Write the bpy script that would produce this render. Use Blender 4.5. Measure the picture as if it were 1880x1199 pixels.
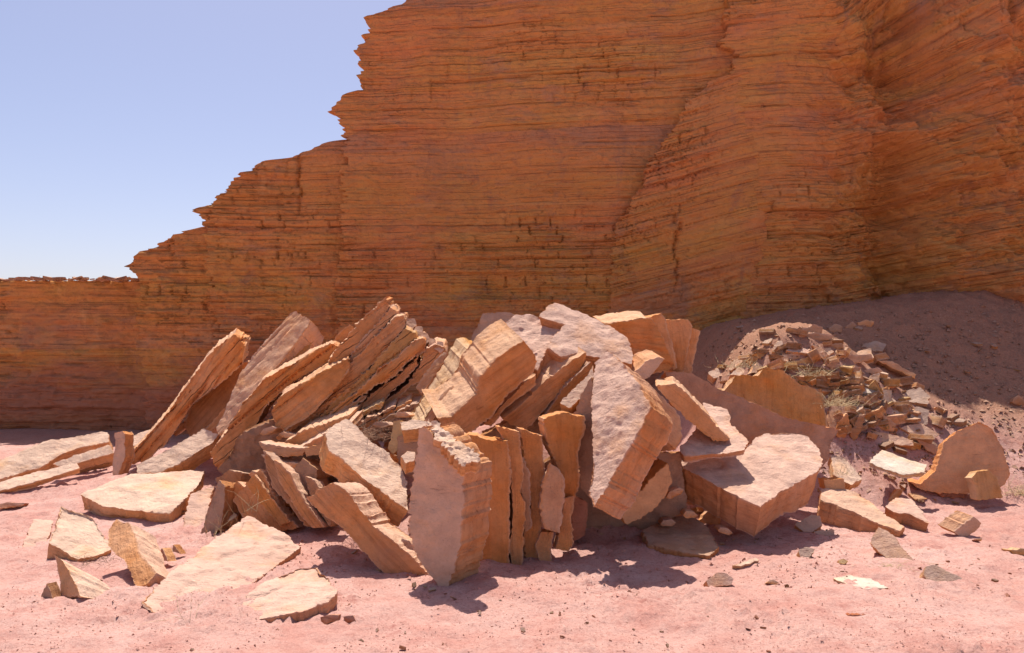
import bpy, bmesh, math, random
import numpy as np
from mathutils import Vector, Matrix
from mathutils.geometry import delaunay_2d_cdt

for o in list(bpy.data.objects):
    bpy.data.objects.remove(o, do_unlink=True)
scene = bpy.context.scene
COL = scene.collection

# ------------------------------------------------------------------ camera
F, CX, HZ, CAMH = 1460.0, 940.0, 640.0, 1.6       # focal length in photo pixels, centre column, horizon row, eye height
cam = bpy.data.cameras.new('camera')
cam.sensor_width = 36.0
cam.lens = F / 1880.0 * 36.0
cam.shift_y = (HZ - 599.5) / 1880.0
cam.clip_start = 0.1
cam.clip_end = 2000.0
cam_ob = bpy.data.objects.new('camera', cam)
cam_ob.location = (0, 0, CAMH)
cam_ob.rotation_euler = (math.radians(90), 0, 0)
COL.objects.link(cam_ob)
scene.camera = cam_ob

# ------------------------------------------------------------------ sky and sun
SUN_EL, SUN_AZ = math.radians(66.0), math.radians(-9.0)      # azimuth measured from +Y towards +X
world = bpy.data.worlds.new('World')
scene.world = world
world.use_nodes = True
wn = world.node_tree
wn.nodes.clear()
sky = wn.nodes.new('ShaderNodeTexSky')
sky.sky_type = 'NISHITA'
sky.sun_disc = False
sky.sun_elevation = SUN_EL
sky.sun_rotation = SUN_AZ
sky.altitude = 1200
sky.air_density = 1.0
sky.dust_density = 4.0
sky.ozone_density = 2.0
tint = wn.nodes.new('ShaderNodeMix')
tint.data_type = 'RGBA'
tint.blend_type = 'MULTIPLY'
tint.inputs['Factor'].default_value = 1.0
tint.inputs['B'].default_value = (1.14, 0.97, 0.97, 1)
bg = wn.nodes.new('ShaderNodeBackground')
bg.inputs['Strength'].default_value = 0.118
out = wn.nodes.new('ShaderNodeOutputWorld')
wn.links.new(sky.outputs[0], tint.inputs['A'])
wn.links.new(tint.outputs['Result'], bg.inputs['Color'])
wn.links.new(bg.outputs[0], out.inputs['Surface'])

sl = bpy.data.lights.new('sun', 'SUN')
sl.energy = 4.8
sl.angle = math.radians(0.53)
sl.color = (1.0, 0.95, 0.87)
sun = bpy.data.objects.new('sun', sl)
sdir = Vector((math.sin(SUN_AZ) * math.cos(SUN_EL), math.cos(SUN_AZ) * math.cos(SUN_EL), math.sin(SUN_EL)))
sun.rotation_euler = sdir.to_track_quat('Z', 'Y').to_euler()
sun.location = sdir * 30
COL.objects.link(sun)

scene.view_settings.view_transform = 'Standard'
scene.view_settings.look = 'None'
scene.view_settings.gamma = 1.0
scene.view_settings.use_curve_mapping = False
scene.view_settings.exposure = 0.33
scene.render.engine = 'CYCLES'
scene.cycles.max_bounces = 6
scene.cycles.diffuse_bounces = 4

# ------------------------------------------------------------------ noise
_rs = np.random.RandomState(7)
PERM = np.concatenate([_rs.permutation(256)] * 3)
GRAD = _rs.normal(size=(256, 3)); GRAD /= np.linalg.norm(GRAD, axis=1)[:, None]
RA, RB = _rs.rand(1024), _rs.rand(1024)

def pn(p):
    p = np.asarray(p, float)
    i = np.floor(p).astype(int); f = p - i
    u = f * f * f * (f * (f * 6 - 15) + 10)
    i &= 255
    r = 0
    for dx in (0, 1):
        for dy in (0, 1):
            for dz in (0, 1):
                h = PERM[PERM[PERM[(i[:, 0] + dx) & 255] + ((i[:, 1] + dy) & 255)] + ((i[:, 2] + dz) & 255)]
                g = GRAD[h]
                d = g[:, 0] * (f[:, 0] - dx) + g[:, 1] * (f[:, 1] - dy) + g[:, 2] * (f[:, 2] - dz)
                w = (u[:, 0] if dx else 1 - u[:, 0]) * (u[:, 1] if dy else 1 - u[:, 1]) * (u[:, 2] if dz else 1 - u[:, 2])
                r = r + d * w
    return r * 1.6

def fbm(p, o=4, g=0.5):
    r, a = 0, 1.0
    p = np.asarray(p, float)
    for k in range(o):
        r = r + a * pn(p * 2.0 ** k + 17.3 * k); a *= g
    return r

def sm(a, b, x):
    t = np.clip((x - a) / (b - a), 0, 1)
    return t * t * (3 - 2 * t)

# ------------------------------------------------------------------ materials
class NT:
    def __init__(s, name):
        s.m = bpy.data.materials.new(name); s.m.use_nodes = True
        s.t = s.m.node_tree; s.t.nodes.clear()
        s.o = s.n('OutputMaterial'); s.b = s.n('BsdfPrincipled')
        s.b.inputs['Specular IOR Level'].default_value = 0.15
        s.b.inputs['Roughness'].default_value = 0.95
        s.l(s.b.outputs[0], s.o.inputs[0])
    def n(s, k): return s.t.nodes.new('ShaderNode' + k)
    def l(s, a, b): s.t.links.new(a, b)
    def mapping(s, src, scale, loc=(0, 0, 0)):
        m = s.n('Mapping'); m.inputs['Scale'].default_value = scale; m.inputs['Location'].default_value = loc
        s.l(src, m.inputs['Vector']); return m.outputs[0]
    def noise(s, vec, scale, detail=5, rough=0.55, dist=0.0):
        n = s.n('TexNoise'); n.inputs['Scale'].default_value = scale; n.inputs['Detail'].default_value = detail
        n.inputs['Roughness'].default_value = rough; n.inputs['Distortion'].default_value = dist
        s.l(vec, n.inputs['Vector']); return n.outputs['Fac']
    def voro(s, vec, scale, feature='DISTANCE_TO_EDGE'):
        n = s.n('TexVoronoi'); n.feature = feature; n.inputs['Scale'].default_value = scale
        s.l(vec, n.inputs['Vector']); return n.outputs['Distance'] if feature == 'DISTANCE_TO_EDGE' else n.outputs
    def ramp(s, f, a, b, ca=0.0, cb=1.0):
        n = s.n('MapRange'); n.inputs['From Min'].default_value = a; n.inputs['From Max'].default_value = b
        n.inputs['To Min'].default_value = ca; n.inputs['To Max'].default_value = cb
        s.l(f, n.inputs['Value']); return n.outputs[0]
    def math(s, op, a, b):
        n = s.n('Math'); n.operation = op
        for k, v in ((0, a), (1, b)):
            if isinstance(v, (int, float)): n.inputs[k].default_value = v
            else: s.l(v, n.inputs[k])
        return n.outputs[0]
    def mix(s, f, a, b, mode='MIX'):
        n = s.n('Mix'); n.data_type = 'RGBA'; n.blend_type = mode
        for key, v in (('Factor', f), ('A', a), ('B', b)):
            i = n.inputs[key] if key != 'Factor' else n.inputs[0]
            if key in 'AB': i = [q for q in n.inputs if q.name == key and q.type == 'RGBA'][0]
            if isinstance(v, (int, float)): i.default_value = v
            elif isinstance(v, tuple): i.default_value = (*v, 1)
            else: s.l(v, i)
        return [q for q in n.outputs if q.type == 'RGBA'][0]
    def bump(s, h, strength, dist, prev=None):
        n = s.n('Bump'); n.inputs['Strength'].default_value = strength; n.inputs['Distance'].default_value = dist
        s.l(h, n.inputs['Height'])
        if prev is not None: s.l(prev, n.inputs['Normal'])
        return n.outputs[0]

def rock_material():
    t = NT('sandstone')
    tc = t.n('TexCoord'); ob = tc.outputs['Object']
    oi = t.n('ObjectInfo')
    rnd = t.n('Vector'+'Math'); rnd.operation = 'ADD'
    cmb = t.n('CombineXYZ')
    r10 = t.math('MULTIPLY', oi.outputs['Random'], 37.0)
    for k in range(3): t.l(r10, cmb.inputs[k])
    t.l(ob, rnd.inputs[0]); t.l(cmb.outputs[0], rnd.inputs[1])
    v = rnd.outputs[0]
    at = t.n('Attribute'); at.attribute_name = 'edge'; edge = at.outputs['Fac']
    # colour: bedding faces take the object's colour, broken edges add iron staining and painted orange bounce light
    big = t.noise(v, 1.6, 4)
    mid = t.noise(v, 7.0, 6, 0.65)
    fine = t.noise(v, 60.0, 4, 0.7)
    lamv = t.mapping(v, (1.0, 1.0, 13.0))
    lam = t.noise(lamv, 1.9, 6, 0.62)
    c = oi.outputs['Color']
    stain_bounce = t.mix(1.0, c, (1.0, 0.71, 0.39), 'MULTIPLY')
    f = t.math('MULTIPLY', t.ramp(edge, 0.15, 0.75), t.ramp(big, 0.35, 0.65, 0.55, 1.0))
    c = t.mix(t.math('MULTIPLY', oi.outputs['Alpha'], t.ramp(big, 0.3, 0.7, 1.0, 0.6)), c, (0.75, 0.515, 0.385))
    c = t.mix(f, c, stain_bounce)
    ochre = t.mix(t.ramp(t.noise(v, 2.7, 5, 0.6), 0.52, 0.72, 0.0, 0.55), c, t.mix(1.0, c, (1.0, 0.72, 0.36), 'MULTIPLY'))
    c = t.mix(t.math('MULTIPLY', t.ramp(lam, 0.33, 0.50, 0.6, 0.0), t.math('ADD', t.math('MULTIPLY', edge, 0.55), 0.12)), ochre, t.mix(1.0, ochre, (0.52, 0.40, 0.36), 'MULTIPLY'))
    c = t.mix(t.ramp(mid, 0.3, 0.7, 0.0, 1.0), t.mix(1.0, c, (0.80, 0.76, 0.76), 'MULTIPLY'), t.mix(1.0, c, (1.12, 1.10, 1.08), 'MULTIPLY'))
    varn = t.math('MULTIPLY', t.ramp(t.noise(v, 1.1, 6, 0.7), 0.58, 0.72, 0.0, 0.35), t.ramp(mid, 0.35, 0.6))
    c = t.mix(varn, c, (0.20, 0.12, 0.10))
    c = t.mix(t.ramp(fine, 0.25, 0.45, 0.35, 0.0), c, t.mix(1.0, c, (0.55, 0.45, 0.42), 'MULTIPLY'))
    dash = t.noise(t.mapping(v, (4.0, 22.0, 22.0)), 1.0, 4, 0.6, 0.6)
    pl = t.math('MULTIPLY', t.ramp(dash, 0.30, 0.37, 1.0, 0.0), t.ramp(t.noise(v, 3.3, 4, 0.6), 0.45, 0.60))
    c = t.mix(t.math('MULTIPLY', pl, 0.6), c, t.mix(1.0, c, (0.45, 0.34, 0.30), 'MULTIPLY'))
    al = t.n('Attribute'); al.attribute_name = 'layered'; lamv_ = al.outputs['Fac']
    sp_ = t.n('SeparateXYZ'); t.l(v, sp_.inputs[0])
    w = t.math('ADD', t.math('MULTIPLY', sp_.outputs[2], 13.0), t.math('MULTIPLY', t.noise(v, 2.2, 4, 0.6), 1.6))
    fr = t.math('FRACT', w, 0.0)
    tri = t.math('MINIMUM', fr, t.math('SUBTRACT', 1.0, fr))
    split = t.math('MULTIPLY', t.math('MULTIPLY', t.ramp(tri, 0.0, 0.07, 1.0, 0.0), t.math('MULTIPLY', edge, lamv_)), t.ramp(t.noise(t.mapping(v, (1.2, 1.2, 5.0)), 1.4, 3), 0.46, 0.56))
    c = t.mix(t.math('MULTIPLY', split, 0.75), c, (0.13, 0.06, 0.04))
    t.l(c, t.b.inputs['Base Color'])
    # relief
    pit = t.noise(v, 26.0, 6, 0.7)
    crk = t.noise(t.mapping(v, (1, 1, 2.0)), 5.0, 7, 0.7, 1.2)
    n1 = t.bump(lam, 0.55, 0.035)
    n2 = t.bump(pit, 0.7, 0.022, n1)
    n3 = t.bump(crk, 0.45, 0.03, n2)
    n4 = t.bump(fine, 0.6, 0.008, n3)
    n4 = t.bump(dash, 0.35, 0.02, n4)
    n4 = t.bump(t.math('SUBTRACT', 1.0, split), 0.8, 0.02, n4)
    t.l(n4, t.b.inputs['Normal'])
    return t.m

def sand_material():
    t = NT('red_sand')
    tc = t.n('TexCoord'); p = tc.outputs['Object']
    big = t.noise(p, 0.5, 5, 0.6)
    mid = t.noise(p, 3.0, 6, 0.65)
    fine = t.noise(p, 45.0, 5, 0.75)
    c = t.mix(t.ramp(big, 0.35, 0.65), (0.54, 0.295, 0.24), (0.60, 0.37, 0.31))
    c = t.mix(t.ramp(mid, 0.46, 0.66, 0.0, 0.55), c, (0.47, 0.20, 0.155))
    c = t.mix(t.math('MULTIPLY', t.ramp(t.noise(p, 14.0, 6, 0.75), 0.50, 0.66, 0.0, 0.8), t.ramp(t.noise(p, 1.1, 4, 0.6), 0.48, 0.60)), c, (0.36, 0.14, 0.11))
    c = t.mix(t.ramp(fine, 0.3, 0.50, 0.7, 0.0), c, (0.33, 0.13, 0.10))
    c = t.mix(t.ramp(t.noise(p, 90.0, 3, 0.6), 0.62, 0.72, 0.0, 0.5), c, (0.74, 0.54, 0.45))
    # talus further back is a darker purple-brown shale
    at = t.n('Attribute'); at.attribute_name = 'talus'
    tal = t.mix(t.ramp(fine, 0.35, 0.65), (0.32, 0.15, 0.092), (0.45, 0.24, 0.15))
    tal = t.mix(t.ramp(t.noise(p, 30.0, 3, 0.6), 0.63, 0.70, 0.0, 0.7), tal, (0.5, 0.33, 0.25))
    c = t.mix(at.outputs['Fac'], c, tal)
    t.l(c, t.b.inputs['Base Color'])
    n1 = t.bump(mid, 0.5, 0.05)
    n2 = t.bump(t.noise(p, 18.0, 6, 0.7), 0.6, 0.03, n1)
    n3 = t.bump(fine, 0.6, 0.012, n2)
    n4 = t.bump(t.noise(p, 120.0, 3, 0.7), 0.5, 0.005, n3)
    t.l(n4, t.b.inputs['Normal'])
    return t.m

def cliff_material():
    t = NT('red_cliff')
    tc = t.n('TexCoord'); p = tc.outputs['Object']
    at = t.n('Attribute'); at.attribute_name = 'strata'      # bed coordinate, dips with the layers
    sep = t.n('SeparateXYZ'); t.l(p, sep.inputs[0])
    cm = t.n('CombineXYZ'); t.l(sep.outputs[0], cm.inputs[0]); t.l(sep.outputs[1], cm.inputs[1]); t.l(at.outputs['Fac'], cm.inputs[2])
    q = cm.outputs[0]
    blot = t.noise(t.mapping(q, (0.5, 0.5, 1.1)), 0.8, 5, 0.6)
    patch = t.noise(t.mapping(q, (0.9, 0.9, 1.8), (7, 3, 1)), 0.9, 6, 0.65)
    mid = t.noise(p, 3.5, 6, 0.7)
    fine = t.noise(p, 22.0, 5, 0.7)
    hair = t.noise(t.mapping(q, (0.6, 0.6, 34.0)), 1.0, 4, 0.6)
    thin = t.noise(t.mapping(q, (0.35, 0.35, 11.0)), 1.0, 3, 0.5)
    def bed(fr):
        w = t.math('ADD', t.math('MULTIPLY', at.outputs['Fac'], fr), t.ramp(t.noise(t.mapping(p, (0.5, 0.5, 0.5)), 1.0, 3), 0.0, 1.0, 0.0, 0.5))
        fl = t.math('FLOOR', w, 0.0)
        wh = t.n('TexWhiteNoise'); wh.noise_dimensions = '1D'; t.l(fl, wh.inputs['W'])
        fr_ = t.math('FRACT', w, 0.0)
        tri = t.math('MINIMUM', fr_, t.math('SUBTRACT', 1.0, fr_))
        return wh.outputs['Value'], tri
    b1, j1 = bed(2.4); b2, j2 = bed(9.0); b3, j3 = bed(30.0)
    c = t.mix(b1, (0.66, 0.275, 0.095), (0.61, 0.30, 0.085))
    c = t.mix(t.ramp(blot, 0.45, 0.62, 0.0, 0.6), c, (0.67, 0.255, 0.11))
    c = t.mix(t.ramp(patch, 0.54, 0.66, 0.0, 0.5), c, (0.63, 0.345, 0.11))
    msk = t.ramp(t.noise(t.mapping(q, (0.7, 0.7, 1.2), (1, 8, 4)), 1.0, 4, 0.6), 0.42, 0.62, 0.25, 1.0)
    c = t.mix(t.math('MULTIPLY', msk, t.ramp(b2, 0.5, 1.0, 0.0, 0.35)), c, (0.74, 0.38, 0.17))
    c = t.mix(t.math('MULTIPLY', msk, t.ramp(b2, 0.35, 0.0, 0.0, 0.42)), c, (0.46, 0.165, 0.085))
    c = t.mix(t.math('MULTIPLY', t.ramp(b3, 0.4, 0.0, 0.0, 0.45), t.ramp(mid, 0.4, 0.6)), c, (0.36, 0.13, 0.07))
    dusty = t.math('MULTIPLY', t.ramp(b1, 0.45, 0.15, 0.0, 0.65), t.ramp(t.noise(t.mapping(q, (0.5, 0.5, 0.8), (9, 2, 6)), 1.0, 5, 0.65), 0.44, 0.60))
    c = t.mix(dusty, c, (0.45, 0.245, 0.145))
    jl = t.math('MULTIPLY', t.ramp(j2, 0.0, 0.09, 1.0, 0.0), t.ramp(t.noise(t.mapping(q, (0.9, 0.9, 6.0)), 1.0, 3), 0.48, 0.58))
    jl3 = t.math('MULTIPLY', t.ramp(j3, 0.0, 0.16, 0.8, 0.0), t.ramp(t.noise(t.mapping(q, (1.4, 1.4, 14.0), (3, 1, 2)), 1.0, 3), 0.52, 0.60))
    jl = t.math('MAXIMUM', jl, jl3)
    c = t.mix(t.math('MULTIPLY', jl, 0.50), c, (0.24, 0.08, 0.04))
    c = t.mix(t.math('MULTIPLY', msk, t.ramp(hair, 0.30, 0.44, 0.3, 0.0)), c, (0.34, 0.12, 0.06))
    c = t.mix(t.ramp(mid, 0.3, 0.5, 0.35, 0.0), c, (0.36, 0.14, 0.075))
    c = t.mix(t.ramp(t.noise(t.mapping(q, (1, 1, 2.2)), 1.0, 6, 0.7), 0.58, 0.68, 0.0, 0.45), c, (0.42, 0.23, 0.16))
    c = t.mix(t.ramp(fine, 0.25, 0.45, 0.4, 0.0), c, (0.30, 0.12, 0.065))
    crack = jl
    c = t.mix(t.math('MULTIPLY', t.ramp(sep.outputs[2], 3.2, 5.2, 0.75, 0.0), t.ramp(patch, 0.40, 0.60, 0.3, 1.0)), c, t.mix(1.0, c, (0.94, 0.97, 0.84), 'MULTIPLY'))
    spk = t.noise(p, 9.0, 6, 0.75)
    c = t.mix(t.ramp(spk, 0.30, 0.44, 0.6, 0.0), c, (0.24, 0.09, 0.05))
    vz = t.noise(t.mapping(q, (1.3, 1.3, 0.9), (2, 5, 9)), 1.1, 7, 0.72, 0.8)
    c = t.mix(t.ramp(vz, 0.55, 0.66, 0.0, 0.5), c, (0.34, 0.17, 0.11))
    c = t.mix(t.ramp(vz, 0.40, 0.30, 0.0, 0.45), c, (0.74, 0.40, 0.16))
    # purple-brown mud skirt near the foot
    foot = t.math('ADD', t.ramp(sep.outputs[2], 0.5, 2.4, 1.0, 0.0), t.ramp(blot, 0.35, 0.65, -0.35, 0.35))
    c = t.mix(t.ramp(foot, 0.25, 0.8, 0.0, 0.75), c, (0.36, 0.15, 0.095))
    t.l(c, t.b.inputs['Base Color'])
    n1 = t.bump(thin, 0.25, 0.04)
    n2 = t.bump(hair, 0.3, 0.015, n1)
    n3 = t.bump(mid, 0.5, 0.06, n2)
    n4 = t.bump(fine, 0.8, 0.03, n3)
    n4 = t.bump(t.math('SUBTRACT', 1.0, crack), 0.6, 0.02, n4)
    t.l(n4, t.b.inputs['Normal'])
    return t.m

def plain_material(name, col, rough=0.9):
    t = NT(name)
    tc = t.n('TexCoord')
    f = t.noise(tc.outputs['Object'], 14.0, 4)
    oi = t.n('ObjectInfo')
    c = t.mix(t.ramp(f, 0.3, 0.7), tuple(0.65 * q for q in col), tuple(min(1, 1.2 * q) for q in col))
    t.l(c, t.b.inputs['Base Color']); t.b.inputs['Roughness'].default_value = rough
    return t.m

M_ROCK, M_SAND, M_CLIFF = rock_material(), sand_material(), cliff_material()
M_TWIG = plain_material('dry_twig', (0.30, 0.17, 0.11))
M_STRAW = plain_material('dry_straw', (0.60, 0.46, 0.27))
M_TALUS = plain_material('talus_chips', (0.46, 0.27, 0.18))
M_CLOD = plain_material('red_clod', (0.60, 0.31, 0.24))

# ------------------------------------------------------------------ object helpers
def mesh_object(name, verts, faces, mat, smooth=True, angle=None):
    me = bpy.data.meshes.new(name)
    verts = np.asarray(verts, np.float32)
    me.vertices.add(len(verts)); me.vertices.foreach_set('co', verts.ravel())
    faces = [np.asarray(f, np.int32) for f in (faces if isinstance(faces, list) else [faces])]
    loops = np.concatenate([f.ravel() for f in faces])
    starts, o = [], 0
    for f in faces:
        starts.append(np.arange(len(f), dtype=np.int32) * f.shape[1] + o); o += f.size
    starts = np.concatenate(starts)
    me.loops.add(len(loops)); me.loops.foreach_set('vertex_index', loops)
    me.polygons.add(len(starts)); me.polygons.foreach_set('loop_start', starts)
    me.update(calc_edges=True)
    me.validate()
    if smooth:
        me.polygons.foreach_set('use_smooth', np.ones(len(me.polygons), bool))
        if angle: me.set_sharp_from_angle(angle=math.radians(angle))
    me.materials.append(mat)
    ob = bpy.data.objects.new(name, me)
    COL.objects.link(ob)
    return ob

def tag(o, label, cat=None, group=None, kind=None):
    if label: o['label'] = label
    if cat: o['category'] = cat
    if group: o['group'] = group
    if kind: o['kind'] = kind
    return o

def ray(px, py):
    return np.array([(px - CX) / F, 1.0, -(py - HZ) / F])

def at(px, py, Y):
    return np.array([0, 0, CAMH]) + ray(px, py) * Y

# ------------------------------------------------------------------ ground
def gh(x, y):
    x = np.asarray(x, float); y = np.asarray(y, float)
    z = 0.30 * np.exp(-((x + 3.3) / 1.7) ** 2 - ((y - 9.3) / 1.3) ** 2)
    z += 1.0 * np.exp(-((x - 0.5) / 1.45) ** 2 - ((y - 8.2) / 0.9) ** 2)
    z += 0.35 * np.exp(-((x + 1.4) / 1.0) ** 2 - ((y - 7.8) / 0.7) ** 2)
    toe = 8.0 + 0.13 * np.maximum(0, x - 3.8) + 0.5 * np.maximum(0, 2.6 - x)
    zt = 0.62 * np.maximum(0, y - toe) ** 1.06
    zc = 1.95 + 0.16 * np.maximum(0, x - 3.0)
    zt = np.where(zt > zc - .35, zc - .35 + .35 * (1 - np.exp(-np.maximum(0, zt - zc + .35) / .35)), zt)
    z += 0.75 * np.exp(-((x - 3.55) / 0.95) ** 2 - ((y - 9.65) / 0.8) ** 2)
    z += np.where(y < 40, zt, 0) * sm(1.3, 3.3, x) * (1 - sm(16, 30, y))
    z += 0.10 * np.clip(y - 13.6, 0, 1.2) * sm(-5.0, -7.0, x) * (1 - sm(18, 30, y))
    return z

def gh_full(x, y):
    p = np.stack([x, y, 0 * x], 1)
    near = 1 - sm(15, 25, np.hypot(x, y))
    z = gh(x, y) + near * (0.035 * fbm(p * 0.8, 3) + 0.026 * fbm(p * 3.1 + 5, 4) + 0.010 * np.maximum(0, fbm(p * 9 + 9, 3)))
    # cracked, lumpy crust in places
    m = sm(-0.05, 0.35, pn(p * 0.9 + 31))
    z += near * (0.3 + m) * 0.034 * np.abs(fbm(p * 11 + 3, 3, 0.65)) - near * 0.012 * np.abs(fbm(p * 5 + 13, 2))
    sl = sm(0.3, 1.0, gh(x, y))
    z += near * sl * (0.03 * fbm(p * 4.0 + 40, 3) + 0.02 * np.abs(fbm(p * 12 + 2, 2)))
    return z

def G(px, py, lift=0.0):
    """the point of the ground seen at a photo pixel"""
    r = ray(px, py)
    t = np.arange(3.0, 22.0, 0.01)
    P = r[None, :] * t[:, None]; P[:, 2] += CAMH
    h = gh(P[:, 0], P[:, 1])
    k = np.argmax(P[:, 2] < h)
    if not (P[:, 2] < h).any(): k = len(t) - 1
    q = P[k].copy(); q[2] = h[k] + lift
    return q

def axis(dense0, dense1, step, far0, far1):
    a = [dense0]; s = step
    d = list(np.arange(dense0, dense1, step))
    lo, hi = [], []
    v = dense0
    while v > far0: s *= 1.25; v -= s; lo.append(v)
    s = step; v = d[-1]
    while v < far1: s *= 1.25; v += s; hi.append(v)
    return np.array(lo[::-1] + d + hi)

gx = axis(-6.2, 8.0, 0.032, -400, 400)
gy = np.concatenate([axis(3.6, 8.0, 0.026, -300, 7.9)[:-1], np.arange(8.0, 14.0, 0.04), axis(14.0, 15.0, 0.06, 14.1, 500)[1:]])
gy = np.unique(gy)
X, Yg = np.meshgrid(gx, gy)
gv = np.stack([X.ravel(), Yg.ravel(), gh_full(X.ravel(), Yg.ravel())], 1)
nx, ny = len(gx), len(gy)
idx = np.arange(nx * ny).reshape(ny, nx)
gf = np.stack([idx[:-1, :-1], idx[:-1, 1:], idx[1:, 1:], idx[1:, :-1]], -1).reshape(-1, 4)
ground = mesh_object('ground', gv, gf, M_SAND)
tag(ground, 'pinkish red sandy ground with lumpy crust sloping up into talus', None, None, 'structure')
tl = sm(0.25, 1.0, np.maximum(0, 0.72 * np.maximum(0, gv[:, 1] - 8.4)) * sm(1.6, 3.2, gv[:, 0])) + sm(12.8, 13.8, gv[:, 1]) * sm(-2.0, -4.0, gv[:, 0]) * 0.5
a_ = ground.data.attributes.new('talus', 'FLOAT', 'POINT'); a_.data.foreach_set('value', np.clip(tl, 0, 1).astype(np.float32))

# ------------------------------------------------------------------ cliff
def prof(pts, Y):
    """photo profile [(y, x)...] seen at depth Y -> world (z, X), increasing z"""
    z = np.array([CAMH + (HZ - p[0]) / F * Y for p in pts]); x = np.array([(p[1] - CX) / F * Y for p in pts])
    o = np.argsort(z); return z[o], x[o]

def bedwarp(b):
    # beds of uneven thickness: stretches the layer coordinate without bending the layers
    o = 0 * b
    return b + 0.16 * pn(np.stack([b * 1.1, o + 3.3, o], 1)) + 0.05 * pn(np.stack([b * 4.1, o + 9.1, o], 1))

def cliff_sheet(pz, px, Yc, xend, zmax, wrap, dz, dx, seed, back=3.0, dip=0.0, jag=0.075, lift=0.0):
    """rows at heights z; each row runs from behind the left end, round the corner at px(z) and along the face"""
    zs = np.arange(-0.3, min(zmax, 8.2), dz)
    if zmax > 8.2: zs = np.concatenate([zs, np.arange(8.2, zmax, 0.08)])
    xl = np.interp(zs, pz, px)
    zk = np.stack([zs * 22.0, 0 * zs + seed, 0 * zs], 1)
    zb = bedwarp(zs)
    l1, l2 = np.floor(zb * 5.5).astype(int), np.floor(zb * 25).astype(int)
    xl = xl + jag * (RA[(l1 * 5 + seed * 37) % 1024] - 0.5) * 1.3 + jag * (RB[(l2 * 3 + seed * 11) % 1024] - 0.5) * 1.5 + 0.2 * jag * pn(zk)
    nc = int((xend - px.min()) / dx)
    wr = 26
    V = []
    for z, x0 in zip(zs, xl):
        t = np.linspace(0, 1, wr, endpoint=False)
        ang = t * math.pi / 2
        # behind -> corner
        xs = np.where(t < 0.5, x0 + wrap * 0.9 + (0.5 - t) * 1.0, x0 + wrap * (1 - np.sin((t - 0.5) * math.pi)) * 0.9)
        ys = np.where(t < 0.5, back * (1 - t * 2) + wrap, wrap * np.cos((t - 0.5) * math.pi))
        xm = x0 + (np.linspace(0, 1, nc)) * (xend - x0)
        xx = np.concatenate([xs, xm]); yy = np.concatenate([ys, 0 * xm])
        V.append(np.stack([xx, yy, 0 * xx + z], 1))
    V = np.array(V)                      # rows, cols, 3 ; y is the offset behind the face plane
    R, C, _ = V.shape
    P = V.reshape(-1, 3).copy()
    x, off, z = P[:, 0], P[:, 1], P[:, 2]
    if callable(dip): b = dip(x, z)
    else: b = z - dip * x
    front = np.clip(1 - off / max(wrap, 0.01), 0, 1)
    xr = x + off * 1.3
    # large relief
    d = 0.22 * fbm(np.stack([xr * 0.35, z * 0.12 + seed, 0 * x], 1), 2)
    d += 0.09 * fbm(np.stack([xr * 0.9, z * 0.5 + seed, 0 * x + 4], 1), 3)
    rug = sm(4.2, 6.0, xr)
    d += rug * (0.46 * fbm(np.stack([xr * 0.8 + z * 0.5, z * 0.9 + seed, 0 * x + 14], 1), 4, 0.55) - 0.10 * np.abs(fbm(np.stack([xr * 1.7 + z, z * 1.2, 0 * x + 3], 1), 3)))
    d += rug * (0.07 * fbm(np.stack([xr * 2.6 + z * 1.5, z * 4.5, 0 * x + seed + 6], 1), 4, 0.6) + 0.05 * np.round(fbm(np.stack([xr * 1.3 - z * 0.5, z * 2.2, 0 * x + seed + 9], 1), 3) * 2.5))
    lowz = sm(4.5, 2.0, z)
    d += lowz * 0.03 * np.abs(fbm(np.stack([xr * 6, z * 9, 0 * x + seed + 5], 1), 3, 0.6))
    d += lowz * 0.07 * fbm(np.stack([xr * 2.2, z * 3.0, 0 * x + seed + 2], 1), 3)
    b = bedwarp(b) + 0.025 * pn(np.stack([xr * 0.22, 0 * x + seed, b * 0.3], 1))
    mz = pn(np.stack([xr * 0.32, z * 0.5, 0 * x + seed + 20], 1)) + 0.5 * pn(np.stack([xr * 0.9, z * 1.1, 0 * x + seed + 28], 1))
    for fr, amp, wid, gw in ((2.4, 0.070, 2.2, 0.025), (7.0, 0.046, 0.6, 0.07), (23.0, 0.028, 0.3, 0.15)):
        w = b * fr
        k = np.floor(w).astype(int); f = w - k
        cw = wid * (0.4 + 1.5 * RB[(k * 13 + seed) % 1024])
        cc = xr / cw + 40 * RA[(k * 5 + seed) % 1024] + 0.06 * pn(np.stack([b * fr * 2, xr * 2, 0 * x + 8], 1)) * min(1, wid)
        ci = np.floor(cc).astype(int); cf = cc - ci
        h = (RA[(k * 31 + ci * 17 + seed) % 1024] - 0.5) * (0.4 if fr < 3 else 1.0)
        mod = 0.12 + 1.15 * sm(-0.05, 0.6, mz + 0.3 * sm(5.5, 2, z)) + 0.5 * rug
        if fr < 3: mod = 0.5 + 0.5 * mod
        d += amp * mod * (0.9 * h + 0.75 * (RB[(k * 3 + seed) % 1024] - 0.5))
        d -= amp * 1.0 * (0.2 + mod) * np.exp(-(np.minimum(f, 1 - f) / gw) ** 2) * sm(-.10, .25, pn(np.stack([xr * .75, k * 1.7, 0 * x], 1))) * (RB[(k * 11) % 1024] > 0.3)
        ck = np.minimum(cf, 1 - cf) * cw
        if fr > 3: d -= amp * 1.2 * mod * np.exp(-(ck / 0.014) ** 2) * (RA[(k * 19 + ci * 3) % 1024] > 0.78)
    # joints that step sideways from bed to bed
    kb = np.floor(b * 7.0).astype(int)
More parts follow.
